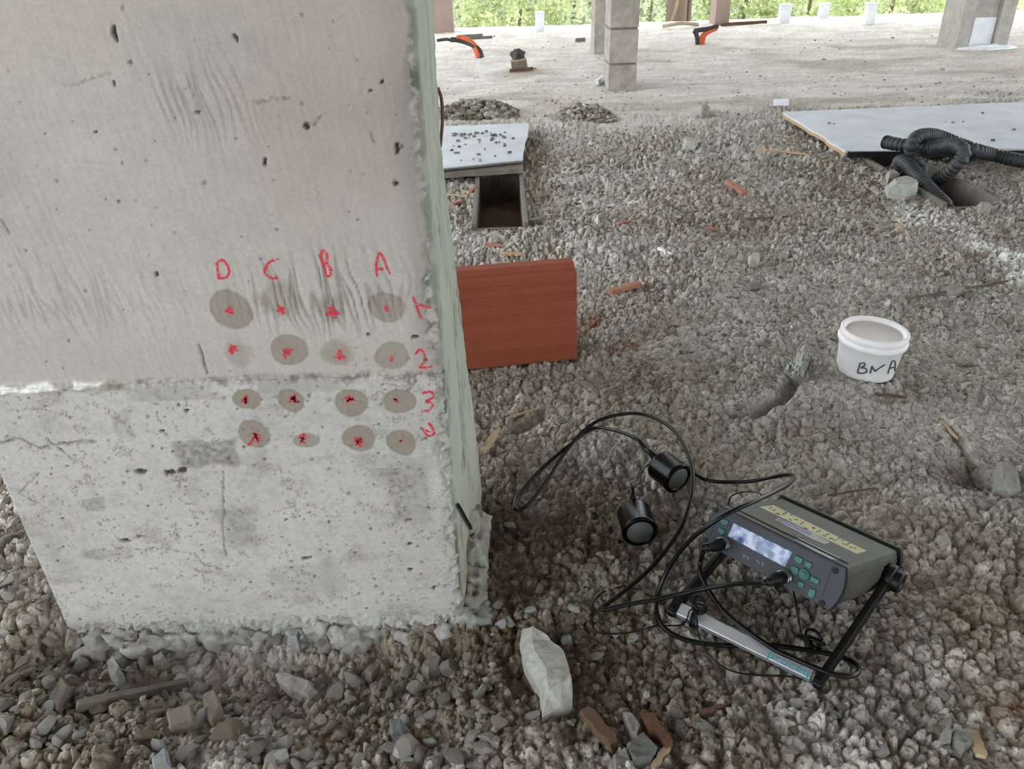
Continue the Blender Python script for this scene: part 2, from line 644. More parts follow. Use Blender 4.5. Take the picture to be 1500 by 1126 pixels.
def ground_color(x, y):
    far, cem, near = ground_zones(x, y)
    base = np.array([.705, .684, .652])
    c = np.tile(lin(base), (len(x), 1))
    n1 = fbm(x * 2.3, y * 2.3, 7, 4)
    n2 = fbm(x * 11, y * 11, 8, 4)

    def mixin(c, rgb, f):
        f = np.clip(f, 0, 1)[:, None]
        return c * (1 - f) + lin(*rgb) * f
    c = mixin(c, (.57, .515, .445), sstep(-.2, .6, n1) * (.6 - .25 * sstep(1.4, 2.2, y)) * (1 - .6 * far))
    c = mixin(c, (.52, .465, .395), .62 * (1 - sstep(1.3, 2.3, y + .4 * n1)) * sstep(-.8, .5, n2))
    c = mixin(c, (.50, .445, .375), near * sstep(-.4, .5, n2 - .3 * n1) * .55)
    c = mixin(c, (.735, .72, .70), sstep(.0, .7, -n1 + .3 * n2) * .5)
    c = mixin(c, (.67, .655, .625), cem * .7)
    c = mixin(c, (.80, .775, .745), far * .8)  # far slab paled, part of its brighter daylight put into the colour
    c = mixin(c, (.64, .60, .555), far * sstep(.05, .6, fbm(x * 1.1 + 5, y * 2.2, 96, 5)) * .75 * (1 - sstep(6.5, 8.5, y)))
    # every pebble its own tone
    wx, wy = x + .004 * perlin(x * 60, y * 60, 5), y + .004 * perlin(x * 60, y * 60, 6)
    _, _, c1 = worley(wx / .021, wy / .021, 101)
    _, _, c2 = worley(wx / .0105, wy / .0105, 201)
    c = c * (1 + (.34 * (c1 - .5) + .34 * (c2 - .5)) * (1 - .6 * far) * (1 - .4 * cem))[:, None]
    st = fbm(x * 3 + y, y * 16 - x * 2, 79, 4)
    c = c * (1 + .22 * st * (far + .4 * cem))[:, None]
    # earth showing through (brown soil areas)
    for px, py, rx, ry, a in ((830, 760, .22, .15, .95), (760, 870, .14, .15, 1.0), (880, 990, .15, .11, .85), (960, 560, .2, .1, .35), (1150, 640, .18, .1, .35), (330, 1020, .22, .07, .45),
                              (1120, 900, .10, .08, .4), (700, 1000, .15, .08, .3), (1440, 690, .07, .05, .6)):
        g = G(px, py)
        q = ((x - g[0]) / rx) ** 2 + ((y - g[1]) / ry) ** 2
        c = mixin(c, (.385, .335, .275), a * np.exp(-q) * sstep(-.9, .4, n2 + .3 * n1 + .4))
    # clay dust stains beside the brick
    for px, py, rx, ry, a in ((885, 478, .11, .05, .8), (905, 515, .06, .03, .75), (1320, 478, .035, .035, .4), (1480, 1060, .03, .03, .7),
                              (85, 1105, .035, .02, .8), (25, 1030, .01, .01, .6), (480, 1068, .02, .012, .5)):
        g = G(px, py)
        q = ((x - g[0]) / rx) ** 2 + ((y - g[1]) / ry) ** 2
        c = mixin(c, (.56, .33, .19), a * np.exp(-q) * sstep(-.1, .5, n2 + .15))
    # spilled lime / cement dust with shapes of their own
    wob = .06 * fbm(x * 6, y * 6, 13, 4)
    for pts, wd, a in ((gp((1330, 305), (1400, 335), (1500, 395)), .08, 1.0), (gp((850, 355), (880, 395)), .05, .5), (gp((690, 115), (770, 88)), .12, .5),
                       (gp((860, 285), (930, 300)), .06, .35), (gp((1120, 135), (1500, 120)), .25, .3)):
        d = pldist(x + wob, y + wob, pts)
        c = mixin(c, (.90, .895, .885), a * np.exp(-(d / wd) ** 2) * sstep(-.6, .5, n2 + .2))
    # soil inside the two open trenches, and the strip of dry earth beside the left one
    for (a, b_, c_, d_) in (LEFT_PIT, RIGHT_PIT):
        ins = ((x > a) & (x < b_) & (y > c_) & (y < d_)).astype(float)
        c = mixin(c, (.45, .375, .30), ins)
    q = np.exp(-((x - .11) / .06) ** 2) * sstep(2.3, 2.7, y) * (1 - sstep(3.5, 4.0, y))
    c = mixin(c, (.50, .42, .33), q * .65)
    return c


# --- ground surface, finer where the detail is small
theta = np.concatenate([np.radians(np.linspace(4.65, 61, 650)), np.radians(np.linspace(61.8, 150, 50))])
rows = CAM_H / np.tan(theta)
rad = np.hypot(rows, CAM_H)
sd = np.linspace(-.69, .69, 800)
so = .69 + np.cumsum(np.linspace(.004, .16, 26))
S = np.concatenate([-so[::-1], sd, so])
GX = rad[:, None] * S[None, :]
GX[:, 0], GX[:, -1] = -9.0, 9.0
GY = np.repeat(rows[:, None], len(S), 1)
nr, nc = GX.shape
gx, gy = GX.ravel(), GY.ravel()
gz = ground_h(gx, gy)
idx = np.arange(nr * nc).reshape(nr, nc)
gF = np.stack([idx[:-1, :-1], idx[:-1, 1:], idx[1:, 1:], idx[1:, :-1]], -1).reshape(-1, 4)[:, ::-1]
floor = link('floor', new_mesh('floor', np.stack([gx, gy, gz], 1), gF, ground_color(gx, gy)), M['ground'], kind='structure')
floor['label'] = 'rough grey concrete floor strewn with gravel and dust'

# slab body below, ceiling slab above, land outside
sl = MB().box((0, -2.3, -.35), (18.2, 23.4, .36)).build('floor', M['far_concrete'], base=(0, -2.3, -.53))
sl['kind'] = 'structure'
sl['label'] = 'edge and underside of the concrete floor slab'
CEIL_Z = 3.0
ce = MB().box((2.8, -2.35, CEIL_Z + .12), (12.4, 23.3, .24)).build('ceiling', M['ceiling'], base=(2.8, -2.35, CEIL_Z))
ce['kind'] = 'structure'
ce['label'] = 'flat concrete ceiling slab above the open floor'
gxx, gyy = np.meshgrid(np.linspace(-60, 60, 60), np.linspace(9.3, 90, 50))
gzz = -.75 + .25 * fbm(gxx * .3, gyy * .3, 4, 3) + .10 * np.maximum(0, gyy - 18)
oi = np.arange(3000).reshape(50, 60)
oF = np.stack([oi[:-1, :-1], oi[:-1, 1:], oi[1:, 1:], oi[1:, :-1]], -1).reshape(-1, 4)
link('ground', new_mesh('ground', np.stack([gxx.ravel(), gyy.ravel(), gzz.ravel()], 1), oF), M['outside'], kind='structure')['label'] = 'overgrown land outside the slab'

# ------------------------------------------------------------------ main column
column = thing('concrete_column', 'wide concrete column with red crayon letters and sixteen wet test spots', 'column', (-.331, .85, 0))


def cz(px, py):
    p = PY(px, py, COLY)
    return p[0], p[2]


def czs(*pts):
    return [cz(*p) for p in pts]


JOINT = .365
SPOTS = [(338, 454, 27, 27, .85), (412, 440, 31, 26, .55), (487, 452, 21, 20, .6), (566, 450, 23, 21, .8),
         (350, 519, 21, 19, .5), (424, 513, 24, 24, .85), (494, 517, 23, 18, .65), (574, 521, 24, 20, .75),
         (363, 583, 19, 17, .95), (427, 585, 18, 19, .95), (515, 588, 24, 21, .95), (585, 586, 22, 20, .95),
         (373, 634, 22, 23, .9), (450, 643, 20, 12, .8), (526, 640, 22, 23, .95), (588, 646, 21, 21, .95)]
HOLES = [(582, 217, 5, 8), (580, 268, 5, 4), (207, 689, 13, 5), (250, 691, 10, 6), (268, 688, 9, 5), (185, 790, 11, 4), (207, 784, 7, 3), (275, 600, 4, 3),
         (600, 832, 6, 4), (450, 815, 10, 4), (600, 795, 6, 3), (345, 55, 3, 6), (387, 238, 3, 6), (450, 184, 5, 5), (168, 50, 3, 10), (542, 133, 2, 2),
         (229, 402, 4, 3), (238, 630, 4, 3), (600, 760, 3, 3), (420, 760, 3, 2), (560, 120, 2, 2), (540, 490, 3, 3), (610, 493, 5, 4), (168, 122, 2, 3),
         (290, 163, 4, 2), (140, 195, 3, 2), (635, 860, 3, 4), (100, 500, 2, 2)]
PATCHES = [(303, 663, 44, 22, .55), (138, 738, 18, 11, .4), (565, 690, 25, 8, .3), (350, 775, 28, 38, .3), (180, 620, 14, 22, .25), (440, 560, 60, 14, .25), (160, 810, 40, 10, .25), (600, 720, 30, 60, .3),
           (250, 575, 60, 12, .3), (455, 845, 60, 30, .2)]
LINES = [([(292, 505), (297, 522), (303, 548)], 2.0, .6), ([(331, 690), (327, 750), (331, 812)], 1.6, .3), ([(0, 648), (30, 640), (60, 655), (90, 648), (140, 645)], 3.0, .5),
         ([(70, 640), (100, 665), (110, 672)], 1.6, .5), ([(285, 808), (300, 825), (325, 832)], 1.6, .5), ([(95, 125), (140, 115), (165, 105)], 1.2, .25), ([(0, 322), (12, 342)], 2.0, .5),
         ([(365, 152), (425, 143)], 1.0, .3), ([(470, 168), (467, 178), (460, 182)], 1.2, .5), ([(545, 193), (549, 208)], 1.4, .4), ([(60, 690), (30, 720), (60, 735)], 1.6, .3), ([(640, 455), (652, 462)], 2.5, .6),
         ([(700, 850), (600, 862)], 1.2, .2), ([(220, 800), (280, 808)], 1.2, .3), ([(560, 560), (600, 568), (610, 558), (575, 556)], 1.2, .35), ([(10, 600), (60, 597), (110, 610)], 1.2, .3)]


def column_fields(x, z):
    up = sstep(JOINT - .001, JOINT + .001, z)
    n1 = fbm(x * 6, z * 6, 401, 4)
    n2 = fbm(x * 40, z * 40, 402, 4)
    n3 = fbm(x * 140, z * 140, 403, 3)
    xs = x + .10 * z
    grain = fbm(xs * 230, z * 14, 404, 3)
    cu = lin(.640, .622, .596)
    cl = lin(.660, .648, .628)
    c = cl + (cu - cl) * up[:, None]
    c = c * (1 + .12 * n1 + (.05 + .07 * (1 - up)) * n2 + (.035 + .07 * (1 - up)) * n3 + .03 * grain * up)[:, None]
    c = c * (1 - .16 * sstep(-.24, -.09, x + .05 * n1) * (1 - up) * sstep(-.5, .5, n2 + .2))[:, None]

    def mixin(c, rgb, f):
        f = np.clip(f, 0, 1)[:, None]
        return c * (1 - f) + lin(*rgb) * f
    # brownish ageing towards the upper right corner and along the arris
    f = sstep(-.38, -.08, x + .10 * n1) * sstep(.42, .66, z + .08 * n1)
    c = mixin(c, (.535, .485, .44), f * .62)
    f = sstep(-.115, -.082, x + .012 * n1) * up
    c = mixin(c, (.47, .455, .435), f * .6)
    f = sstep(.64, .72, z + .05 * n1) * .35
    c = mixin(c, (.66, .62, .575), f)
    f = np.exp(-((z - .39) / .03) ** 2) * sstep(-.3, .5, n1 + .2 * n2) * up
    c = mixin(c, (.60, .575, .54), f * .5)
    # dirt speckle of the lower pour
    f = sstep(.35, .9, n2 + .7 * n3 + .35 * n1) * (1 - up)
    n4 = fbm(x * 420, z * 420, 408, 2)
    c = mixin(c, (.42, .405, .38), f * .8 * np.clip(.55 + 1.1 * n4, 0, 1))
    f = sstep(.2, .9, fbm(x * 17, z * 30, 409, 5, .62) + .35 * n3) * (1 - up)
    c = mixin(c, (.45, .43, .40), f * .62 * np.clip(.6 + 1.0 * n4, 0, 1))
    d = np.zeros_like(x)
    # board grain wrinkles
    wx0, wz0 = cz(480, 430)
    wr = np.exp(-(((x - wx0) / .09) ** 2 + ((z - wz0) / .045) ** 2) ** 1.5) + .45 * np.exp(-(((x - cz(90, 440)[0]) / .11) ** 2 + ((z - cz(90, 440)[1]) / .05) ** 2)) \
        + .5 * np.exp(-(((x - cz(265, 145)[0]) / .03) ** 2 + ((z - cz(265, 145)[1]) / .03) ** 2)) + .45 * np.exp(-(((x - cz(350, 140)[0]) / .05) ** 2 + ((z - cz(350, 140)[1]) / .05) ** 2))
    wv = np.abs(perlin(xs * 105 + .8 * perlin(x * 30, z * 20, 6), z * 11, 405))
    line = sstep(.20, .03, wv)
    d += -.0022 * line * wr * up + .0003 * grain * up
    c = mixin(c, (.50, .475, .44), line * wr * up * .5)
    # bug holes, the shade of their depth painted as dark colour
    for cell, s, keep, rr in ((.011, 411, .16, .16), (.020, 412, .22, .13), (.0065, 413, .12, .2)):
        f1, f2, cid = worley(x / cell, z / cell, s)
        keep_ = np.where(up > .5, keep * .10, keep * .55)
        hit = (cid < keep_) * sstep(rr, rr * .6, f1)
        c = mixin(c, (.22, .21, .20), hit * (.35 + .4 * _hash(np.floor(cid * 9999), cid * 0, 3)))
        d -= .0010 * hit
    jx, jz = x + .0016 * n2, z + .0016 * n3
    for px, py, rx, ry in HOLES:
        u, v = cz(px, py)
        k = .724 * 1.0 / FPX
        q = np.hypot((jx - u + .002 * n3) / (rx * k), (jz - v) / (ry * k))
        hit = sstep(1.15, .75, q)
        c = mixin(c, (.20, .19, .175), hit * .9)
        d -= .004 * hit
    for px, py, rx, ry, a in PATCHES:
        u, v = cz(px, py)
        k = .724 * 1.25 / FPX
        q = np.maximum(np.abs((x - u) / (rx * k)), np.abs((z - v) / (ry * k))) + .25 * n2 + .15 * n3
        hit = sstep(1.1, .8, q)
        c = mixin(c, (.38, .37, .35), hit * min(1, a * 1.35) * np.clip(.75 + .6 * n3, .2, 1))
        d -= .0008 * hit * (a > .35)
    for pts, wd, a in LINES:
        dd = pldist(x + .0025 * n2, z + .0025 * n3, czs(*pts))
        hit = np.exp(-(dd / (wd * .55e-3)) ** 2)
        c = mixin(c, (.20, .185, .17), hit * min(1, a * 1.2) * sstep(-.55, .15, n3 + .3))
        d -= .0016 * hit
    # wet couplant spots
    for i, (px, py, rx, ry, a) in enumerate(SPOTS):
        u, v = cz(px, py)
        k = .724 * 1.22 / FPX
        an = np.arctan2(z - v, x - u)
        q = np.hypot((x - u) / (rx * k), (z - v) / (ry * k)) * (1 + .05 * np.sin(2 * an + i * 2.1) + .03 * np.sin(3 * an + i)) + (.05 + .22 * (a < .7)) * n2 + .03 * n3
        hit = sstep(1.07, .93 - .25 * (a < .7), q)
        ring = np.exp(-((q - .97) / .05) ** 2) * .25 * a
        c = mixin(c, (.475, .435, .385), hit * a * .85)
        c = mixin(c, (.36, .325, .285), ring)
    # cold joint between the pours
    jn = .0035 * fbm(x * 30, x * 0 + 3, 420, 4)
    zz = z - JOINT - jn + .010 * (x + .072) * 0
    rid = np.exp(-(zz / .0045) ** 2)
    d += rid * (.0025 * fbm(x * 160, z * 160, 421, 3) - .0012)
    c = mixin(c, (.42, .40, .375), rid * sstep(-.1, .5, n3 + n2) * .8)
    lf = sstep(-.395, -.44, x)
    pl = np.exp(-((zz + .004 - .004 * lf) / .0055) ** 4) * lf
    d += .006 * pl * (.6 + .5 * fbm(x * 50, z * 50, 424, 3))
    c = mixin(c, (.90, .89, .87), pl * sstep(-.25, .15, fbm(x * 26, z * 40, 425, 3)) * .9)
    c = mixin(c, (.50, .46, .41), pl * sstep(.1, .4, fbm(x * 20 + 9, z * 40, 427, 3)) * .8)
    d += .0022 * (1 - up)
    # crumbling arris on the right
    ed = COLX1 - x
    wdt = .013 + .014 * fbm(z * 18, z * 0 + 1.5, 430, 4)
    cr = sstep(wdt, wdt * .35, ed)
    f1, f2, cid = worley(x / .009 + 1.2 * n2, z / .009 + 1.2 * n1 + .5 * n3, 431)
    d += cr * (-.0050 + .0055 * np.clip(.5 + n2, 0, 1.5) * np.sqrt(np.clip(1 - (f1 / .7) ** 2, 0, 1)) + .002 * n3)
    c = mixin(c, (.66, .655, .62), cr * .5 * (cid > .35))
    c = mixin(c, (.47, .455, .42), cr * .7 * sstep(.35, .6, f1))
    d -= .006 * sstep(.004, 0, ed) ** 2
    el = x - COLX0
    d -= .006 * sstep(.006, 0, el) ** 2
    # broken fringe at the foot
    bt = sstep(.018, .0, z + .012 * fbm(x * 25, x * 0 + 2, 440, 4) - .004)
    f1, f2, cid = worley(x / .012 + 1.3 * n2, z / .012 + 1.3 * n1 + .5 * n3, 441)
    d += bt * (-.004 + .008 * np.sqrt(np.clip(1 - (f1 / .7) ** 2, 0, 1)) * cid)
    c = mixin(c, (.66, .655, .645), bt * .6 * (cid > .4))
    return d, np.clip(c, .01, .95)


def col_disp(x, z):
    return float(column_fields(np.array([x]), np.array([z]))[0][0])


def pour(name, z0, z1, nz, dense_top, label):
    nx = 340
    xs = np.linspace(COLX0, COLX1, nx)
    zs = np.linspace(z0, dense_top, nz)
    if z1 > dense_top + .01:
        zs = np.concatenate([zs, np.linspace(dense_top, z1, 70)[1:]])
        nz = len(zs)
    X, Z = np.meshgrid(xs, zs)
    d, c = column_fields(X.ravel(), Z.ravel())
    xr_, zr_ = X.ravel(), Z.ravel()
    rag = np.clip(.35 + .6 * fbm(zr_ * 95, xr_ * 20, 461, 4, .65) + .8 * fbm(zr_ * 9, zr_ * 0 + 3, 462, 3), 0, 1.4)
    xr_ = xr_ - .0045 * rag * sstep(.030, 0, COLX1 - xr_)
    V = np.stack([xr_, COLY - d, zr_], 1)
    idx = np.arange(nx * nz).reshape(nz, nx)
    F = [tuple(q) for q in np.stack([idx[:-1, :-1], idx[:-1, 1:], idx[1:, 1:], idx[1:, :-1]], -1).reshape(-1, 4)]
    # body behind the cast face
    yb, xr = .985, COLX1 - .010
    b = len(V)
    ex = np.array([(COLX0, COLY + .004, z1), (COLX1, COLY + .004, z1), (xr, yb, z0), (COLX0, yb, z0), (xr, yb, z1), (COLX0, yb, z1)])
    F += [tuple(idx[:, 0]) + (b, b + 5, b + 3), tuple(idx[::-1, -1]) + (b + 2, b + 4, b + 1), tuple(idx[-1, ::-1]) + (b, b + 1), (b, b + 1, b + 4, b + 5),
          (b + 3, b + 5, b + 4, b + 2), tuple(idx[0, :]) + (b + 2, b + 3)]
    V = np.vstack([V, ex]) - np.array(column.location)
    cc = np.vstack([c, np.tile(lin(.68, .66, .63), (6, 1))])
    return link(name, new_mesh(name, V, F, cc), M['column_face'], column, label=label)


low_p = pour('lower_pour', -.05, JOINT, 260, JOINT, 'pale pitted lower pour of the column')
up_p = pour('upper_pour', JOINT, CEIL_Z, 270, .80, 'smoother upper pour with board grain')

# greenish board left on the right side
nz, ny = 420, 26
zs = np.concatenate([np.linspace(.012, .95, nz - 90), np.linspace(.95, 2.4, 91)[1:]])
ts = np.linspace(0, 1, ny)
Tg, Zg = np.meshgrid(ts, zs)
rearx = np.interp(zs, [0, .05, .13, .25, .36, .46, .55, .70, .95], [-.052, -.053, -.0565, -.064, -.069, -.0745, -.079, -.0765, -.078])
ragged = .0012 * fbm(zs * 40, zs * 0, 501, 4) + .0022 * sstep(.50, .62, zs) * np.abs(fbm(zs * 18, zs * 0 + 4, 502, 3))
rx = (rearx + ragged)[:, None]
fx0 = (COLX1 + .0012 * fbm(zs * 60, zs * 0 + 7, 503, 4))[:, None]
Xg = fx0 + (rx - fx0) * Tg + .0012 * np.sin(Tg * np.pi)
Yg = COLY + .004 + (.985 - COLY - .004) * Tg
sc = sstep(.36, .62, fbm(Yg * 90, Zg * 7, 504, 4)) + sstep(.15, 0, np.minimum(Tg, 1 - Tg) * 4 + .3 * fbm(Zg * 25, Tg * 3, 505, 3)) * .5
Xg -= .0022 * np.clip(sc, 0, 1)
cg = lin(.585, .600, .550)[None, :] * (1 + .10 * fbm(Yg * 12, Zg * 5, 506, 4)).ravel()[:, None]
low = sstep(.22, .05, Zg).ravel()[:, None]
cg = cg * (1 - low * .45) + lin(.53, .50, .42) * low * .45
scr = np.clip(sc, 0, 1).ravel()[:, None]
cg = cg * (1 - scr * .75) + lin(.30, .295, .255) * scr * .75
idx = np.arange(nz * ny).reshape(nz, ny)
Vf = np.stack([Xg.ravel(), Yg.ravel(), Zg.ravel()], 1)
Vb = Vf - np.array([.012, 0, 0])
q1 = np.stack([idx[:-1, :-1], idx[:-1, 1:], idx[1:, 1:], idx[1:, :-1]], -1).reshape(-1, 4)
o2 = nz * ny
Fq = [q1, q1[:, ::-1] + o2]
for e in (idx[0, :], idx[::-1, 0], idx[-1, ::-1], idx[:, -1]):
    Fq.append(np.stack([e[:-1], e[:-1] + o2, e[1:] + o2, e[1:]], -1))
link('side_board', new_mesh('side_board', np.vstack([Vf, Vb]) - np.array(column.location), np.vstack(Fq), np.vstack([cg, cg * .6])), M['green_board'], column,
     label='scratched pale green board on the side of the column')

# footing lump beside and below the column
V, F = ICO3


def lump(name, c, r, seed, parent, m, amp=.25, freq=3.0, tint=(.56, .55, .52), label=None, base=None):
    P = (base or ICO4)[0].copy()
    n, n2_ = np.zeros(len(P)), np.zeros(len(P))
    for i in range(3):
        a_, b_ = P[:, i], P[:, (i + 1) % 3]
        n += fbm(a_ * freq * .5 + seed, b_ * freq * .5 - seed, seed + i, 3)
        n2_ += fbm(a_ * freq * 1.8 + seed, b_ * freq * 1.8, seed + i + 7, 3)
    P = P * (1 + amp * n * .4 + amp * .30 * n2_)[:, None] * np.asarray(r) + np.asarray(c) - np.array(parent.location if parent else (0, 0, 0))
    col = lin(*tint)[None, :] * (1 + .10 * n + .12 * n2_)[:, None]
    return link(name, new_mesh(name, P, (base or ICO4)[1], np.clip(col, .02, 1)), m, parent, label=label)


ICO4 = ico(4)
for i, (fx_, fy_, fz_, fr_) in enumerate(((-.064, .755, .004, .024), (-.061, .785, .012, .024), (-.062, .815, .024, .025), (-.062, .845, .032, .026), (-.066, .80, .050, .020), (-.068, .835, .066, .020), (-.062, .88, .028, .026))):
    lump('footing_lump', (fx_, fy_, fz_), (fr_ * .85, fr_ * 1.1, fr_), 130 + i, column, M['stone'], .45, 4.0, (.54, .53, .50), base=ICO3, label='rough concrete footing beside the green board' if i == 0 else None)
for i, (px_, sz_) in enumerate(((118, .022), (152, .030), (190, .027), (225, .030), (265, .020), (520, .022), (600, .018))):
    pp = PY(px_, 945, COLY)
    lump('footing_lump', (pp[0], COLY - .004, -.026), (sz_ * 1.15, sz_ * .95, sz_), 160 + i, column, M['stone'], .62, 6.0, (.62, .61, .59), base=ICO3)
lump('footing_lump', (-.068, .742, -.014), (.036, .030, .034), 8, column, M['stone'], .4, 4, (.55, .545, .53))
rl = np.random.default_rng(77)
for i in range(30):
    fx_ = COLX0 + .012 + (COLX1 - COLX0 - .02) * (i + rl.uniform(-.3, .3)) / 29
    sz_ = rl.uniform(.009, .021)
    lump('footing_lump', (fx_, COLY + rl.uniform(-.006, .010), -.016 - rl.uniform(0, .020)), (sz_ * rl.uniform(.9, 1.5), sz_ * rl.uniform(.7, 1.1), sz_ * rl.uniform(.9, 1.5)), 20 + i, column, M['stone'], .6, 4.0,
         tuple(np.array([(.60, .595, .58), (.55, .54, .515), (.62, .61, .59), (.50, .485, .455)][i % 4])), base=ICO3)

# tie wire and steel rod on the board
def on_board(px, py):
    """point on the green board under a pixel"""
    for Y_ in np.linspace(COLY + .006, .985, 400):
        q = PY(px, py, Y_)
        t_ = (Y_ - COLY - .004) / (.981 - COLY)
        if q[0] < COLX1 + (np.interp(q[2], zs, rearx) - COLX1) * t_ + .0035:
            return q
    return PY(px, py, .985)


p0, p1 = on_board(671, 739), on_board(696, 784)
MB().tube(np.linspace(p0, p1, 12), .0022, 8).build('steel_rod', M['black_plastic'], column, True, label='short dark steel rod against the green board')
MB().tube(spline([PY(641, 128, .985), PY(646, 142, .985), PY(648, 160, .985), PY(648, 180, .985), PY(645, 215, .985)], 8), .0022, 8).build('tie_wire', M['bark'], column, True, label='rusty bent tie wire at the rear edge')


# red crayon writing and marks
def stroke_mesh(mb, pts, wd):
    P = spline(pts, 8) if len(pts) > 2 else np.linspace(pts[0], pts[1], 10)
    P = np.asarray(P)[:, :2]
    T = np.gradient(P, axis=0)
    T /= np.linalg.norm(T, axis=1)[:, None] + 1e-9
    Nn = np.stack([-T[:, 1], T[:, 0]], 1)
    ww = wd * (.7 + .5 * rng.random(len(P)))[:, None]
    L, R = P + Nn * ww / 2, P - Nn * ww / 2
    V = []
    for q in (L, R):
        dd, _ = column_fields(q[:, 0], q[:, 1])
        V.append(np.stack([q[:, 0], COLY - np.maximum(dd, -.0005) - .0005, q[:, 1]], 1))
    n = len(P)
    mb.add(np.vstack(V), [(i, i + 1, n + i + 1, n + i) for i in range(n - 1)])


def crop7(pts):
    return [cz(280 + a / 3.217, 350 + b / 3.217) for a, b in pts]


LET = [('D', [[(120, 105), (132, 185)], [(115, 112), (150, 100), (178, 140), (168, 178), (126, 186)]]),
       ('C', [[(415, 95), (375, 105), (348, 140), (352, 165), (380, 185), (405, 182)]]),
       ('B', [[(606, 75), (625, 130), (640, 178)], [(606, 78), (622, 55), (640, 75), (636, 112), (618, 122)], [(636, 112), (656, 140), (655, 168), (636, 178)]]),
       ('A', [[(878, 178), (872, 122), (886, 68), (906, 90), (922, 135), (936, 165)], [(876, 140), (905, 142)]]),
       ('1', [[(1045, 270), (1065, 325), (1085, 375)], [(1074, 308), (1100, 318), (1130, 325)]]),
       ('2', [[(1055, 545), (1078, 520), (1100, 545), (1095, 580), (1075, 605)], [(1075, 605), (1105, 604), (1135, 600)]]),
       ('3', [[(1090, 720), (1132, 714), (1140, 740), (1104, 760)], [(1104, 760), (1138, 772), (1122, 800), (1085, 806)]]),
       ('4', [[(1083, 880), (1100, 902), (1114, 922)], [(1114, 920), (1130, 921), (1146, 912)], [(1147, 914), (1138, 885), (1120, 860)], [(1104, 893), (1128, 905)]])]
for ch, strokes in LET:
    mb = MB()
    for s in strokes:
        stroke_mesh(mb, crop7(s), .0027)
    mb.build('red_mark', M['red_crayon'], low_p if ch in '34' else up_p, label='red crayon character ' + ch)
SCR = [(180, 340, .7), (418, 335, .9), (662, 342, 1.1), (920, 325, .5), (198, 520, .9), (452, 530, 1.0), (706, 555, 1.0), (948, 562, .6), (258, 752, .9), (485, 748, .9), (748, 750, 1.0), (965, 750, .6), (302, 930, 1.2), (530, 930, .9), (792, 945, .9), (988, 945, .4)]
for i, (a, b, s) in enumerate(SCR):
    mb = MB()
    r = np.random.default_rng(100 + i)
    a0 = r.uniform(0, 3.14)
    for k_ in range(2 + int(s > .55) + 2 * int(s > .8)):
        an = a0 + k_ * r.uniform(.5, 1.1)
        cx, cy = a + s * r.uniform(-9, 9), b + s * r.uniform(-12, 12)
        ln = s * r.uniform(14, 30)
        stroke_mesh(mb, crop7([(cx - ln * math.cos(an), cy - ln * math.sin(an)), (cx + ln * math.cos(an), cy + ln * math.sin(an))]), .0024)
    mb.build('red_mark', M['red_crayon'], up_p if i < 8 else low_p)


# ------------------------------------------------------------------ far columns and posts
def far_column(label, x0, x1, y0, depth, joints=(), m=None, group=None, top=CEIL_Z):
    t = thing('concrete_column', label, 'column', ((x0 + x1) / 2, y0 + depth / 2, 0), group)
    zz = [-.03] + list(joints) + [top]
    for a, b in zip(zz[:-1], zz[1:]):
        g = .011
        MB().box(((x0 + x1) / 2, y0 + depth / 2, (a + b) / 2), (x1 - x0, depth, b - a - g)).build('pour_segment', m or M['far_concrete'], t, bevel=.004)
    if len(zz) > 2:
        MB().box(((x0 + x1) / 2, y0 + depth / 2, (zz[0] + zz[-1]) / 2), (x1 - x0 - .012, depth - .012, zz[-1] - zz[0])).build('core', M['wood_grey'], t)
    return t


a, b = G(891, 131), G(931, 129)
zj = [PY(910, 94, a[1])[2], PY(910, 42, a[1])[2]]
far_column('slim grey concrete column with two dark horizontal pour joints', a[0], b[0], a[1], .26, zj)
a = G(868, 80)
far_column('slim concrete column standing right behind the one with pour joints', a[0] + .012, a[0] + .19, a[1], .26)
a, b = G(642, 49), G(664, 48)
far_column('brownish column at the slab edge beside the bent black and orange conduits', a[0] - .05, b[0], 8.85, .26, m=M['brown_render'])
a, b = G(1042, 35), G(1060, 34)
far_column('brownish column at the slab edge behind the upright orange conduits', a[0], b[0] + .01, 8.75, .24, m=M['brown_render'])
a, b = G(1392, 70), G(1475, 72)
bigc = thing('concrete_column', 'broad pale column with white plastered foot and raised side ribs', 'column', ((a[0] + b[0]) / 2, a[1] + .1, 0))
ax0, ax1, ay = a[0], b[0] + .03, (a[1] + b[1]) / 2
MB().box(((ax0 + ax1) / 2, ay + .17, CEIL_Z / 2 - .02), (ax1 - ax0, .28, CEIL_Z + .04)).build('shaft', M['concrete'], bigc, bevel=.005)
for xa, xb in ((ax0 - .015, ax0 + .075), (ax1 - .09, ax1 + .015)):
    MB().box(((xa + xb) / 2, ay + .02, CEIL_Z / 2 - .02), (xb - xa, .06, CEIL_Z + .04)).build('rib', M['concrete'], bigc, bevel=.005)
MB().box(((ax0 + ax1) / 2, ay + .028, .105), (ax1 - ax0 - .19, .012, .21)).build('plaster_foot', M['white_patch'], bigc, bevel=.004, label='white plaster patch at the foot')
lump('mortar_heap', ((ax0 + ax1) / 2 + .02, ay - .04, .0), (.20, .07, .03), 61, bigc, M['stone'], tint=(.88, .89, .9))
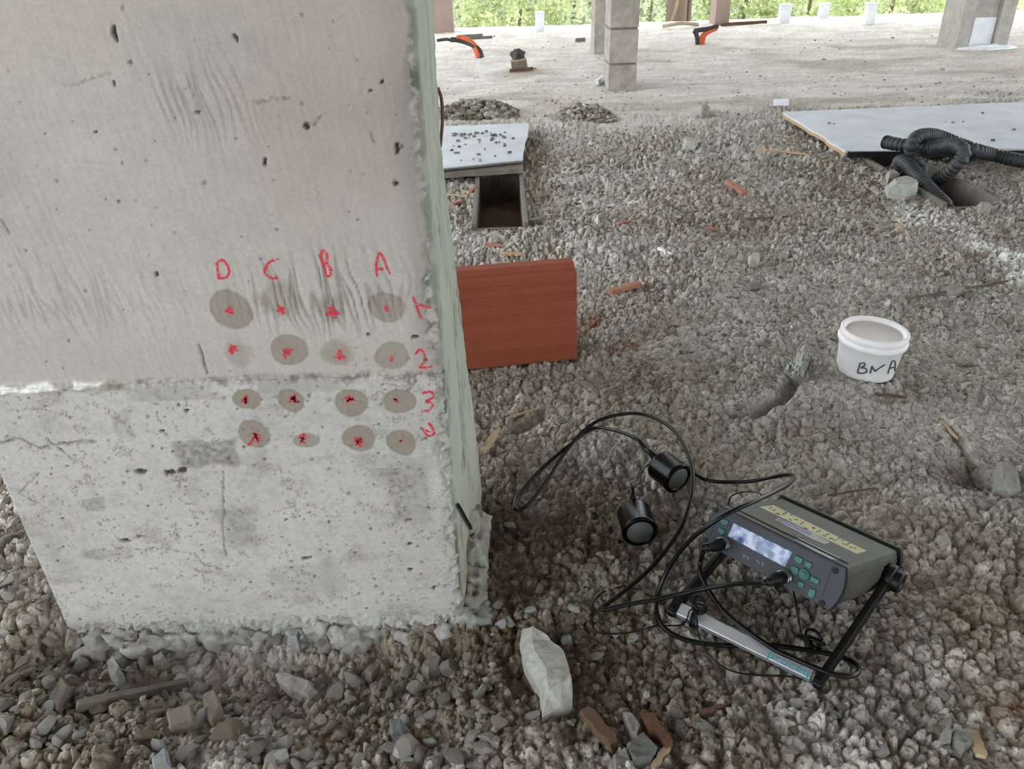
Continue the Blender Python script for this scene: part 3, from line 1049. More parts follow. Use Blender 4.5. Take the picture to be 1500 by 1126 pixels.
for i, (px, py, w_, h_) in enumerate(((791, 46, .085, .17), (1147, 35, .10, .17), (1205, 26, .09, .13), (1271, 36, .09, .18))):
    p = G(px, py)
    t = thing('kerb_post', ('short white concrete stub post at the slab edge beside the slim columns', 'short white stub post at the slab edge beyond the long thin plank',
                            'short white stub post with a dark hole in its face', 'short greyish stub post nearest the broad plastered column')[i], 'post', tuple(p), 'stub posts along the slab edge')
    MB().box((p[0], p[1], h_ / 2 - .01), (w_, .1, h_ + .02)).build('post_body', M['white_patch'], t, bevel=.008)
    MB().box((p[0], p[1], h_ + .006), (w_ + .008, .108, .014)).build('cap', M['white_patch'], t, bevel=.004)


# ------------------------------------------------------------------ vegetation outside
def shrub(label, x, y, z0, rx, ry, rz, n, m, trunks=(), seed=0, size=.042, tree=False):
    t = thing('tree' if tree else 'shrub', label, 'tree' if tree else 'shrub', (x, y, z0), 'plants beyond the slab edge')
    r = np.random.default_rng(seed)
    u = r.normal(size=(n, 3))
    u /= np.linalg.norm(u, axis=1)[:, None]
    rr = r.uniform(.45, 1, n) ** .5
    cl = fbm(u[:, 0] * 3 + seed, u[:, 2] * 3 + u[:, 1] * 2, seed, 3)
    C = u * (rr * (1 + .3 * cl))[:, None] * np.array([rx, ry, rz]) + np.array([0, 0, rz * .8 + (3.4 if tree else 0)])
    A = r.normal(size=(n, 3))
    A /= np.linalg.norm(A, axis=1)[:, None]
    B = np.cross(A, r.normal(size=(n, 3)))
    B /= np.linalg.norm(B, axis=1)[:, None]
    s = (size * r.uniform(.5, 1.3, n))[:, None]
    Vv = np.stack([C - A * s, C + B * s * .45, C + A * s, C - B * s * .45], 1).reshape(-1, 3)
    Ff = np.arange(4 * n).reshape(n, 4)
    tint = np.repeat((.6 + .5 * r.random((n, 1)) + .35 * cl[:, None]) * np.array([1, 1, .9]), 4, 0)
    link('foliage', new_mesh('foliage', Vv, Ff, np.clip(tint, .2, 1.6), smooth=False), m, t, kind='stuff')
    for (dx, dy, r0, hh, lean) in trunks:
        P = spline([(x + dx, y + dy, z0 - .3), (x + dx + lean * .3, y + dy, z0 + hh * .4), (x + dx + lean, y + dy + .05, z0 + hh)], 8)
        MB().tube(P, np.linspace(r0, r0 * .7, len(P)), 10).build('trunk', M['trunk'], t, True)
    return t


k = 0
for (px, dist, rx, n, m, lab) in ((690, 12.7, .62, 1500, 'leaf_dull', 'dull twiggy shrub beside the brownish column and black conduits'), (755, 11.1, .72, 2200, 'leaf', 'bright yellow-green bush behind the lone white stub post'),
                                  (835, 12.7, .70, 2200, 'leaf_dull', 'grey-green bush behind the slim columns'), (950, 14.3, .95, 2400, 'leaf_dull', 'grey-green bush beside the thick tree trunk'),
                                  (1085, 11.5, .62, 2200, 'leaf', 'bright yellow-green bush beside the orange upright conduits'), (1180, 13.0, .80, 2200, 'leaf', 'fresh green bush behind the white stub post with a hole'),
                                  (1300, 11.5, .85, 2200, 'leaf', 'pale green bush beside the broad plastered column'), (585, 11.2, .66, 1200, 'leaf_dull', 'dull bush beyond the slab edge behind the wide column'),
                                  (1420, 13.2, 1.0, 1800, 'leaf', 'light bush behind the broad plastered column'), (1110, 15.9, 1.5, 2600, 'leaf_dull', 'taller dull green bush behind the bright ones')):
    g = PY(px, 20, dist)
    shrub(lab, g[0], dist, -.85, rx, .5, 1.25, n * 3, M[m], ((0, 0, .03, 1.2, .1),), seed=900 + k)
    k += 1
g = PY(990, 20, 11.0)
shrub('thick brown tree trunk with climbing vines beyond the slab', g[0], 11.0, -.8, 1.4, 1.1, 1.0, 1200, M['leaf_dull'], ((0, 0, .15, 4.4, .05), (.19, .05, .04, 4.2, -.1)), seed=950, tree=True)
tr = bpy.data.objects['tree']
MB().tube(spline([PY(983, 34, 10.85), PY(988, 20, 10.8), PY(993, 0, 10.8), PY(996, -30, 10.8)], 8), .02, 8).build('vine', M['dry_twig'], tr, True)
MB().tube(spline([G(972, 38, .02), G(985, 36, .04), G(1000, 34, .05), G(1022, 36, .02)], 8), .018, 8).build('branch', M['dry_twig'], base=G(972, 38, .0))
tag(bpy.data.objects['branch'], 'pale dry branch lying on the slab edge below the tree trunk', 'branch')

# ------------------------------------------------------------------ trench boxes and cover sheets
for (a, b_, c_, d_), lab in ((LEFT_PIT, 'open trench box of two grey planks partly under the narrow grey sheet'), (RIGHT_PIT, 'open trench box under the conduit loops, lined with planks')):
    t = thing('trench_box', lab, 'trench', ((a + b_) / 2, (c_ + d_) / 2, -.14))
    for xx in (a - .004, b_ + .002):
        MB().box((xx, (c_ + d_) / 2, -.058), (.014, d_ - c_ + .02, .15)).build('side_plank', M['wood_grey'], t, bevel=.002)
    MB().box(((a + b_) / 2, c_ - .004, -.065), (b_ - a + .02, .012, .13)).build('end_plank', M['wood_grey'], t, bevel=.002)


def sheet(name, label, px, z, th, m, edge, parts=True):
    """flat sheet from four ground pixels"""
    P = [G(*p, z) for p in px]
    t = thing(name, label, 'board', tuple(np.mean(P, 0)))
    jag = []
    for i in range(4):
        p, q = P[i], P[(i + 1) % 4]
        for kk in range(10):
            f = kk / 10
            j = rng.normal(0, .0035) if kk else 0
            jag.append(p + (q - p) * f + np.array([j, j, 0]))
    top = [p + np.array([0, 0, th]) for p in jag]
    MB().prism([p + np.array([0, 0, th * .62]) for p in jag], top).build('face_ply', m, t)
    MB().prism([p - (p - np.mean(P, 0)) * .002 for p in jag], [p - (p - np.mean(P, 0)) * .002 + np.array([0, 0, th * .61]) for p in jag]).build('core_ply', edge, t, label='bare wood edge')
    return t


sheet('plywood_sheet', 'large pale grey plywood sheet with splintered tan edge under the conduits', [(1236, 229), (1640, 226), (1590, 152), (1146, 171)], .024, .022, M['plywood'], M['ply_edge'])
ps = bpy.data.objects['plywood_sheet']
_a, _b = G(1237, 229.5, .024), G(1640, 226.5, .024)
MB().prism([_a + np.array([.01, -.012, -.001]), _b + np.array([0, -.012, -.001]), _b + np.array([0, -.012, .021]), _a + np.array([.01, -.012, .021])],
           [_a + np.array([.01, .006, -.001]), _b + np.array([0, .006, -.001]), _b + np.array([0, .006, .021]), _a + np.array([.01, .006, .021])]).build('front_edge', M['black_plastic'], ps, label='black film front edge with painted shade')  # dark strip: black film edge plus shade painted into it
sheet('plywood_sheet', 'narrow pale grey sheet lying over the empty trench box', [(600, 255), (766, 238), (775, 184), (610, 190)], .045, .012, M['plywood'], M['wood_grey'])
sheet('timber_board', 'grey timber board under the front edge of the narrow grey sheet', [(600, 264), (765, 254), (766, 236), (610, 240)], .022, .018, M['wood_grey'], M['wood_grey'])



# ------------------------------------------------------------------ corrugated conduits by the right trench
def c7(px, py):
    return 1240 + px / 5.77, 150 + py / 5.77


def hose(label, pts, r=.0228, ribs=True, bare=0.0, group='loose ends of corrugated conduit'):
    P = [np.asarray(q, float) for q in pts]
    Q = spline(P, 10)
    seg = np.r_[0, np.cumsum(np.linalg.norm(np.diff(Q, axis=0), axis=1))]
    n = int(seg[-1] / .0024)
    s = np.linspace(0, seg[-1], n)
    Q = np.stack([np.interp(s, seg, Q[:, i]) for i in range(3)], 1)
    rr = r * (1 + .085 * np.tanh(4 * np.sin(s / .0165 * 2 * np.pi)))
    t = thing('corrugated_conduit', label, 'conduit', tuple(P[0]), group)
    rt_ = MB().tube(Q, rr, 14).build('ribbed_tube', M['hose'], t, True)
    T = Q[3] - Q[0]
    MB().lathe(Q[0], T, [(r * 1.1, -.004), (r * 1.12, .004), (r * .8, .006), (r * .78, -.003), (r * 1.1, -.004)], 14, False).build('cut_end', M['black_plastic'], rt_, True)
    return t


def HX(a, b, X):
    """point under a pixel at a chosen world x"""
    d = ray(*c7(a, b))
    return ORG + d * X / d[0]


hose('black corrugated conduit with open cut end looping into the conduit trench',
     [HX(335, 335, 1.44), HX(420, 352, 1.46), HX(530, 368, 1.49), HX(660, 385, 1.515), HX(800, 372, 1.54), HX(900, 360, 1.55), HX(970, 390, 1.55), HX(985, 450, 1.55), HX(930, 530, 1.54), HX(840, 610, 1.535), HX(740, 680, 1.53), (1.530, 2.70, -.045), (1.532, 2.69, -.085)])
hose('black corrugated conduit bending up from the trench and trailing off along the plywood',
     [(1.490, 2.84, -.085), (1.490, 2.80, -.04), HX(630, 600, 1.487), HX(600, 540, 1.482), HX(565, 450, 1.472), HX(552, 370, 1.450), HX(590, 297, 1.470), HX(680, 274, 1.530), HX(780, 288, 1.605), HX(930, 345, 1.68), G(*c7(1080, 400), .07), G(*c7(1250, 445), .040), G(*c7(1450, 490), .036), G(*c7(1700, 535), .036)])
hose('black corrugated conduit arching out of the trench and back into its corner',
     [(1.433, 2.835, -.085), (1.433, 2.845, -.03), HX(440, 530, 1.437), HX(455, 497, 1.433), HX(510, 520, 1.430), HX(570, 590, 1.430), HX(650, 680, 1.431), HX(740, 780, 1.433), HX(835, 880, 1.435), (1.437, 2.428, -.05)])
MB().tube(spline([G(*c7(290, 580), .008), G(*c7(335, 550), .028), G(*c7(375, 542), .036), G(*c7(402, 548), .034)], 8), .0018, 6).build('wire', M['black_plastic'], base=G(*c7(290, 580), 0))
tag(bpy.data.objects['wire'], 'thin bent wire sticking out of the conduit trench', 'wire')


# bent conduits rising from the far slab
def far_pipes(label, loc, parts):
    t = thing('conduit_stub', label, 'conduit', tuple(loc))
    for nm, m, pts, r in parts:
        MB().tube(spline(pts, 8), r, 10).build(nm, m, t, True)
    return t


def z5(a, b, yy):
    return PY(640 + a / 7.5, b / 7.5, yy)


L0 = G(640 + 470 / 7.5, 630 / 7.5)
Y0 = L0[1]
far_pipes('bent black and orange conduits rising from the slab near the wood block', L0, [
    ('black_pipe', M['hose'], [z5(492, 632, Y0), z5(470, 560, Y0), z5(410, 505, Y0 + .02), z5(320, 465, Y0 + .05), z5(230, 440, Y0 + .05), z5(150, 435, Y0 + .05)], .020),
    ('orange_pipe', M['orange_pipe'], [z5(462, 632, Y0 - .01), z5(440, 555, Y0), z5(415, 495, Y0 + .02), z5(360, 450, Y0 + .04), z5(290, 420, Y0 + .05), z5(215, 410, Y0 + .05)], .018),
    ('orange_pipe', M['orange_pipe'], [z5(445, 632, Y0 + .03), z5(428, 570, Y0 + .03), z5(390, 505, Y0 + .05), z5(330, 455, Y0 + .07), z5(250, 425, Y0 + .08)], .014),
    ('thin_pipe', M['hose'], [z5(150, 440, Y0 + .05), z5(100, 432, Y0 + .05), z5(0, 445, Y0 + .05)], .012)])
L1 = G(960 + 495 / 7.5, 487 / 7.5)
Y1 = L1[1]


def z6(a, b, yy=None):
    return PY(960 + a / 7.5, b / 7.5, Y1 if yy is None else yy)


far_pipes('bent black and orange conduits rising beside the far brownish column', L1, [
    ('black_pipe', M['hose'], [z6(463, 488), z6(460, 420), z6(445, 365), z6(425, 335)], .019),
    ('black_pipe', M['hose'], [z6(425, 340), z6(500, 328), z6(580, 318), z6(650, 298), z6(690, 288)], .019),
    ('orange_pipe', M['orange_pipe'], [z6(495, 488), z6(500, 430), z6(525, 380), z6(580, 345), z6(650, 315)], .016),
    ('orange_pipe', M['orange_pipe'], [z6(525, 488), z6(528, 435), z6(548, 385), z6(600, 345), z6(680, 312)], .016)])


# ------------------------------------------------------------------ planks, chips, stones with a shape of their own
OBST = []   # footprints that the loose gravel keeps clear of


def plank(name, label, cat, px0, px1, wpx, th, m, z=None, group=None, taper=.7, rough_=.06, lift=(0, 0)):
    p, q = on_ground(*px0), on_ground(*px1)
    p[2] += lift[0]
    q[2] += lift[1]
    d = q - p
    L = np.linalg.norm(d)
    d /= L
    s = np.cross(d, [0, 0, 1.0])
    s /= np.linalg.norm(s)
    u = np.cross(s, d)
    wd = wpx * pxsize(p)
    OBST.append(np.array([p + s * wd * .55, p - s * wd * .55, q - s * wd * .55, q + s * wd * .55])[:, :2])
    n = 7
    V, F = [], []
    r = np.random.default_rng(abs(hash(label)) % 10 ** 6 if False else sum(map(ord, label)))
    for i in range(n):
        f = i / (n - 1)
        ww = wd * (1 + (taper - 1) * f) * (1 + r.normal(0, rough_))
        if i in (0, n - 1):
            ww *= .8
        c = p + d * L * f + s * r.normal(0, wd * .06)
        for a, b in ((-.5, 0), (.5, 0), (.42, 1), (-.42, 1)):
            jit = d * r.normal(0, .12 * wd) if i in (0, n - 1) else 0
            V.append(c + s * ww * a + u * (th * b - .002) + jit)
    for i in range(n - 1):
        for k in range(4):
            j = (k + 1) % 4
            F.append((4 * i + k, 4 * i + j, 4 * i + 4 + j, 4 * i + 4 + k))
    F += [(3, 2, 1, 0), (4 * n - 4, 4 * n - 3, 4 * n - 2, 4 * n - 1)]
    o = MB().add(V, F).build(name, m, base=p * [1, 1, 1])
    tag(o, label, cat, group)
    return o


plank('wood_splinter', 'long grey wood splinter lying in the hollow before the wide column', 'wood', (112, 1036), (275, 1003), 15, .010, M['wood_grey'], taper=.75)
plank('wood_splinter', 'fibrous brown wood chip beside the dark stone slab', 'wood', (858, 1046), (902, 1098), 23, .012, M['wood_brown'])
plank('wood_splinter', 'orange-brown rounded wood chip beside the dark stone slab', 'wood', (945, 1056), (982, 1096), 22, .014, M['wood_orange'])
plank('wood_splinter', 'pale brown wood sliver poking from under the orange-brown chip', 'wood', (980, 1094), (955, 1126), 12, .006, M['wood_pale'])
plank('bark_sliver', 'thin reddish bark sliver between rubble and the smooth ground', 'bark', (1028, 1045), (1066, 1030), 12, .004, M['bark'], taper=.5)
plank('wood_chip', 'flat tan wood chip beside the grey split stone', 'wood', (1424, 1070), (1438, 1109), 16, .005, M['wood_pale'], taper=1.0, rough_=.02)
plank('wood_chip', 'small upright pale wood chip in front of the conduit trench', 'wood', (1315, 328), (1324, 349), 8, .006, M['wood_pale'], taper=.8)
plank('wood_chip', 'pale oval wood chip close to the green board of the wide column', 'wood', (706, 662), (731, 637), 14, .006, M['wood_pale'], taper=.5, lift=(0, .012))
plank('twig', 'thin pale twig over the crack near the hollow brick', 'twig', (742, 612), (791, 597), 4, .003, M['wood_pale'], taper=.8)
plank('twig', 'thin dark twig lying behind the blue-grey instrument', 'twig', (1212, 724), (1282, 714), 3, .002, M['wood_brown'])
plank('twig', 'long dark twig on the lime-dusted ground behind the white tub', 'twig', (1328, 437), (1488, 409), 3, .003, M['wood_brown'])
plank('wood_splinter', 'split brown splinter in the gash beside the white tub', 'wood', (1378, 617), (1403, 642), 6, .004, M['wood_pale'], taper=.4)
plank('wood_splinter', 'brown splinter under the front of the white tub', 'wood', (1283, 577), (1329, 581), 6, .004, M['wood_brown'], taper=.5)
plank('wood_chip', 'flat orange-tan chip beside the large plywood sheet', 'wood', (1112, 218), (1184, 226), 13, .004, M['ply_edge'], taper=.4)
plank('wood_chip', 'small tan chip at the corner of the large plywood sheet', 'wood', (1205, 236), (1222, 232), 6, .004, M['ply_edge'])
plank('wood_splinter', 'pale splinter on the gravel beside the empty trench box', 'wood', (656, 284), (684, 288), 5, .004, M['wood_pale'], taper=.5)
plank('twig', 'short brown twig in the gravel between the conduits and the hollow brick', 'twig', (1092, 320), (1160, 316), 4, .003, M['wood_brown'])
plank('twig', 'dark twig half buried beside the small red clay chips', 'twig', (1040, 345), (1078, 343), 4, .004, M['wood_grey'])
plank('clay_chip', 'long salmon clay chip beside the hollow brick', 'brick', (894, 429), (936, 417), 12, .010, M['brick_chip'], taper=.85)
plank('clay_chip', 'orange clay chip in the gravel before the pale plywood sheet', 'brick', (1066, 268), (1091, 285), 11, .012, M['brick_chip'], taper=.9)
plank('clay_chip', 'flat red clay chip behind the hollow brick near the empty trench box', 'brick', (711, 358), (733, 360), 7, .006, M['brick_chip'])
plank('clay_chip', 'tiny orange clay chip beside a flat pale stone', 'brick', (1036, 335), (1052, 336), 6, .006, M['brick_chip'])
plank('clay_chip', 'small orange clay chip lying in the gravel behind the hollow brick', 'brick', (908, 326), (924, 324), 6, .006, M['brick_chip'])
plank('clay_chip', 'red clay chip against a plank of the empty trench box', 'brick', (688, 282), (696, 274), 7, .008, M['brick_chip'])
plank('clay_chip', 'bright red chip on the gravel beside the green board', 'brick', (662, 298), (676, 295), 9, .006, M['brick_chip'])
plank('wood_chip', 'crumbling orange-tan chip behind the hollow brick', 'wood', (735, 372), (764, 372), 10, .004, M['ply_edge'], taper=1.0, rough_=.2)
plank('timber_offcut', 'short grey timber offcut at the corner of the empty trench box', 'wood', (771, 329), (794, 326), 10, .018, M['wood_grey'], taper=1.0, rough_=.02)
plank('plank', 'long thin plank beside the far bent conduits and stub post', 'plank', (1056, 38), (1123, 34), 3, .03, M['wood_brown'], taper=.8)
plank('plank', 'thin dark plank on the slab behind the bent conduits and wood block', 'plank', (672, 55), (707, 53), 2, .025, M['wood_grey'], taper=1)
plank('plank', 'thin dark plank crossing just before the other one', 'plank', (685, 58), (721, 56), 2, .025, M['wood_grey'], taper=1)
plank('timber_offcut', 'flat board under the wood block on the far slab', 'wood', (747, 105), (781, 102), 5, .02, M['wood_brown'], taper=.9)
plank('plaster_block', 'small pale plaster block lying beside the large plywood sheet', 'block', (1132, 154), (1155, 153), 9, .03, M['white_patch'], taper=.9, rough_=.02)
plank('timber_offcut', 'dark timber offcut on the slab beside the slim columns', 'wood', (843, 61), (856, 60), 4, .03, M['wood_grey'], taper=1)
plank('stone_slab', 'pale broken slab leaning at the foot of the jointed column', 'stone', (874, 124), (884, 117), 6, .03, M['white_patch'], taper=.7)
plank('stone_shard', 'thin white stone flake near the small orange clay chips', 'stone', (966, 364), (984, 373), 7, .006, M['white_patch'], taper=.5)

# wood block with a dark lump of cloth on it
p = G(760, 102)
t = thing('wood_block', 'brown wood block standing on a flat board on the far slab', 'wood', (p[0], p[1], .02))
wpx = pxsize(p)
c0 = PY(760, 93, p[1])
MB().box((c0[0], c0[1], c0[2]), (24 * wpx, .10, 13 * wpx), [[math.cos(.12), 0, math.sin(.12)], [0, 1, 0], [-math.sin(.12), 0, math.cos(.12)]]).build('block_body', M['wood_pale'], t, bevel=.006)
MB().box((c0[0] + .3 * wpx, c0[1] - .052, c0[2] - .5 * wpx), (21 * wpx, .004, 10 * wpx), [[math.cos(.12), 0, math.sin(.12)], [0, 1, 0], [-math.sin(.12), 0, math.cos(.12)]]).build('end_grain', M['wood_grey'], t)
c1 = PY(758, 81, p[1])
o = lump('rag', (c1[0], c1[1], c1[2]), (9 * wpx, .05, 9 * wpx), 77, None, M['stone'], .6, 2.5, (.30, .29, .28), base=ICO3)
tag(o, 'dark grey crumpled rag on top of the wood block', 'rag')


def shard(name, label, outline, th, m=None, tint=(.62, .61, .585), tops=.78, shift=(0, 0), group=None, tilt=0.0, cat='stone', xmax=None, ymax=None):
    """angular stone from its outline on the ground"""
    base = [on_ground(*p) for p in outline]
    for q in base:
        q[0] = q[0] if xmax is None else min(q[0], xmax)
        q[1] = q[1] if ymax is None else min(q[1], ymax)
    OBST.append(np.array(base)[:, :2])
    c = np.mean(base, 0)
    n = len(base)
    r = np.random.default_rng(sum(map(ord, label)))
    top, mid = [], []
    for p in base:
        q = c + (p - c) * tops + np.array([shift[0], shift[1], 0])
        q[2] = c[2] + th * (1 + tilt * (p[0] - c[0]) / .03) + r.normal(0, th * .08)
        top.append(q)
        m_ = c + (p - c) * 1.0
        m_[2] = c[2] + th * .45 + r.normal(0, th * .1)
        mid.append(m_)
    low = [np.array([p[0], p[1], c[2] - .012]) for p in base]
    V = low + mid + top
    F = [tuple(range(n))[::-1], tuple(range(2 * n, 3 * n))]
    for a in (0, n):
        F += [(a + i, a + (i + 1) % n, a + n + (i + 1) % n, a + n + i) for i in range(n)]
    V = np.array(V)
    bm = bmesh.new()
    for v in V - c:
        bm.verts.new(v)
    bm.verts.ensure_lookup_table()
    for f in F:
        bm.faces.new([bm.verts[i] for i in f])
    bmesh.ops.recalc_face_normals(bm, faces=bm.faces)
    bmesh.ops.triangulate(bm, faces=bm.faces)
    bmesh.ops.subdivide_edges(bm, edges=bm.edges, cuts=2, use_grid_fill=True)
    P = np.array([v.co[:] for v in bm.verts])
    nn = fbm(P[:, 0] * 90 + P[:, 2] * 60, P[:, 1] * 90 - P[:, 2] * 60, 5, 3)
    for v, k_ in zip(bm.verts, nn):
        v.co += v.normal * float(k_) * .0016
    me = bpy.data.meshes.new(name)
    bm.to_mesh(me)
    bm.free()
    a = me.attributes.new('tint', 'FLOAT_COLOR', 'POINT')
    cc = np.ones((len(me.vertices), 4), np.float32)
    cc[:, :3] = .78 * lin(*tint) * (1 + .2 * nn)[:, None]
    a.data.foreach_set('color', cc.ravel())
    o = link(name, me, m or M['stone'], loc=tuple(c))
    return tag(o, label, cat, group)


shard('concrete_chunk', 'big pale triangular concrete chunk beside the foot of the wide column', [(764, 932), (778, 936), (800, 958), (824, 980), (837, 1012), (838, 1040), (822, 1044), (795, 1052), (790, 1018), (768, 985), (762, 955)], .030,
      tint=(.68, .67, .645), tops=.72, shift=(.007, .004))
shard('stone_slab', 'elongated pale stone flake in the rubble before the wide column', [(405, 993), (425, 993), (458, 1005), (466, 1016), (455, 1023), (425, 1014), (408, 1004)], .010, tint=(.68, .665, .63))
shard('stone_slab', 'dark grey angular stone slab beside the wood chips', [(918, 1098), (942, 1080), (962, 1100), (955, 1118), (928, 1126), (918, 1112)], .014, tint=(.42, .42, .41))
shard('stone_slab', 'grey stone slab half out of the rubble below the brown wood chip', [(898, 1112), (915, 1104), (925, 1120), (920, 1140), (900, 1140)], .012, tint=(.48, .48, .47))
shard('stone_slab', 'long thin grey stone between the two brown wood chips', [(912, 1050), (925, 1052), (940, 1070), (934, 1084), (925, 1080)], .010, tint=(.55, .54, .52))
shard('split_stone', 'smooth grey split stone beside the flat tan wood chip', [(1391, 1080), (1412, 1078), (1424, 1092), (1410, 1103), (1396, 1095)], .014, tint=(.50, .50, .48))
shard('split_stone', 'small pale pebble touching the smooth grey split stone', [(1376, 1078), (1388, 1074), (1391, 1090), (1378, 1093)], .014, tint=(.60, .60, .57))
shard('stone', 'rounded grey stone sitting in the hole near a splintered gash', [(1452, 700), (1468, 690), (1490, 706), (1496, 718), (1478, 725), (1456, 720)], .026, tint=(.55, .545, .515), tops=.6)
shard('stone', 'grey stone wedge next to the long wood splinter', [(300, 1030), (318, 1022), (327, 1042), (312, 1062), (303, 1055)], .012, tint=(.56, .53, .48))
shard('stone', 'broad brownish stone in the hollow before the wide column', [(246, 1050), (285, 1045), (290, 1066), (250, 1073)], .014, tint=(.53, .50, .455))
shard('stone', 'grey stone wedged at the end of the long wood splinter', [(70, 1028), (100, 1008), (107, 1018), (85, 1040)], .012, tint=(.47, .44, .40))
shard('stone', 'square bluish-grey stone in the outer rubble before the wide column', [(225, 1120), (248, 1108), (252, 1130), (228, 1136)], .014, tint=(.56, .57, .57))
shard('stone', 'round pale pebble in front of the column fringe', [(226, 970), (240, 962), (246, 972), (240, 982), (228, 982)], .016, tint=(.62, .60, .56))
shard('stone', 'triangular grey stone standing against the column fringe', [(163, 985), (175, 980), (184, 995), (175, 1007), (165, 1002)], .022, tint=(.60, .60, .585))
shard('stone', 'flat whitish stone at the foot of the column fringe', [(424, 930), (442, 928), (440, 955), (426, 952)], .020, tint=(.66, .665, .66))
shard('stone', 'ribbed grey stone splinter before the column fringe', [(535, 990), (556, 968), (563, 973), (545, 998)], .010, tint=(.50, .47, .42))
shard('stone', 'curved grey stone flake before the green-board end of the column fringe', [(618, 985), (635, 958), (648, 968), (645, 985), (628, 992)], .012, tint=(.52, .50, .46))
shard('stone', 'angular dark grey stone in the middle of the rubble', [(572, 1068), (588, 1063), (598, 1070), (592, 1082), (575, 1084)], .014, tint=(.42, .43, .43))
shard('concrete_chunk', 'rough grey concrete lump on the edge of the conduit trench', [(1296, 277), (1310, 270), (1330, 269), (1346, 280), (1342, 288), (1325, 291), (1300, 286)], .036, tint=(.68, .675, .65), tops=.74, shift=(.012, .0), xmax=1.384)
shard('concrete_chunk', 'pale flat concrete piece behind the rough lump at the conduit trench', [(1297, 262), (1312, 258), (1318, 265), (1300, 268)], .03, tint=(.66, .645, .61), xmax=1.384)
shard('concrete_chunk', 'small square concrete piece at the near end of the conduit trench', [(1432, 305), (1448, 305), (1450, 312), (1434, 313)], .022, tint=(.60, .59, .56), ymax=2.383)
shard('stone', 'pale round stone on the gravel beside the long salmon chip', [(1095, 381), (1105, 376), (1113, 380), (1110, 388), (1098, 388)], .018, tint=(.70, .68, .64))
shard('stone', 'light stone lump on the gravel before the jointed slim column', [(1000, 212), (1012, 208), (1022, 212), (1018, 219), (1003, 219)], .03, tint=(.68, .67, .64))
shard('stone', 'grey stone lump beside the edge of the smooth slab', [(1026, 165), (1034, 161), (1040, 166), (1036, 171), (1028, 171)], .035, tint=(.55, .54, .51))
shard('stone', 'grey flat stone lying half buried at the far crack behind the white tub', [(1378, 424), (1400, 421), (1412, 428), (1395, 434)], .012, tint=(.56, .55, .52))
shard('stone', 'small pale stone wedge beside the instrument near the smooth ground', [(1368, 795), (1382, 786), (1392, 800), (1378, 806)], .012, tint=(.62, .61, .58))
shard('stone', 'pale stone near the silver handle bar of the instrument', [(1064, 981), (1078, 980), (1084, 990), (1072, 993)], .008, tint=(.60, .59, .56))
shard('stone', 'pale fallen flake below the green board', [(712, 708), (722, 704), (724, 710), (714, 714)], .008, tint=(.64, .63, .60))

# crumpled plastic film by the crack
p = on_ground(1172, 540)
nu, nv = 26, 26
U, Vv = np.meshgrid(np.linspace(-1, 1, nu), np.linspace(-1, 1, nv))
k = pxsize(p)
ridge = np.exp(-((U - .25 * Vv) / .35) ** 2)
X = p[0] + (U * 24 + Vv * 14) * k
Y = p[1] + (Vv * 42 + U * 8) * k
Z = p[2] + .004 + (.028 * ridge * (1 - .35 * Vv ** 2)) + .012 * np.abs(fbm(U * 3 + 4, Vv * 3, 66, 4)) + .006 * fbm(U * 9, Vv * 9, 67, 3)
rm = np.hypot(U, Vv) + .18 * fbm(U * 2, Vv * 2, 68, 3)
ii = np.arange(nu * nv).reshape(nv, nu)
Ff = np.stack([ii[:-1, :-1], ii[:-1, 1:], ii[1:, 1:], ii[1:, :-1]], -1).reshape(-1, 4)
Ff = Ff[(rm.ravel()[Ff] < 1.02).all(1)]
used = np.unique(Ff)
rem = -np.ones(nu * nv, int)
rem[used] = np.arange(len(used))
PV = np.stack([X.ravel(), Y.ravel(), Z.ravel()], 1)[used] - p
o = link('plastic_film', new_mesh('plastic_film', PV, rem[Ff], smooth=False), M['film'], loc=tuple(p))
sm = o.modifiers.new('thickness', 'SOLIDIFY')
sm.thickness = .0012
tag(o, 'crumpled dusty translucent plastic film beside the white tub', 'plastic')

# ------------------------------------------------------------------ hollow clay brick standing on edge
bl, br = on_ground(684, 540), on_ground(845, 522)
bl[2] = br[2] = min(bl[2], br[2]) - .002
d = br - bl
d /= np.linalg.norm(d)
nrm = np.array([-d[1], d[0], 0])
BLEN, BH, BT = .30, .200, .085
lean = np.array([0, 0, 1.0]) + .06 * nrm
lean /= np.linalg.norm(lean)
brick = thing('hollow_brick', 'red clay hollow brick with fine horizontal grooves standing behind the green board', 'brick', tuple(br - d * BLEN / 2 + nrm * BT / 2))


def brick_outline():
    """profile across the brick (n, h): grooved faces, rebated top"""
    pts = []
    gro = []
    for base in (.022, .028, .034, .056, .062, .068, .074, .098, .104, .110, .132, .138, .144, .150, .166, .172):
        gro.append(base)
    pts.append((0, 0))
    for g_ in gro:
        pts += [(0, g_), (.0013, g_ + .0008), (.0013, g_ + .0022), (0, g_ + .0030)]
    pts += [(0, .186), (.006, .190), (.020, .191), (.022, .196), (.030, .200), (.055, .200), (.063, .196), (.065, .191), (.079, .190), (BT, .186), (BT, 0)]
    return pts


ol = brick_outline()
P0 = [br + nrm * a + lean * b for a, b in ol]
P1 = [q - d * BLEN for q in P0]
# solid outer shell with real cells: ring walls plus webs
mbs = MB()
n = len(ol)
mbs.v = [tuple(q) for q in P0 + P1]
mbs.f = [(i, (i + 1) % n, n + (i + 1) % n, n + i) for i in range(n)]
mbs.build('clay_shell', M['brick'], brick)
cells = []
for ci, h0 in enumerate((.010, .056, .102, .148)):
    for n0 in (.009, .047):
        cells.append((n0, n0 + .029, h0, h0 + .036))
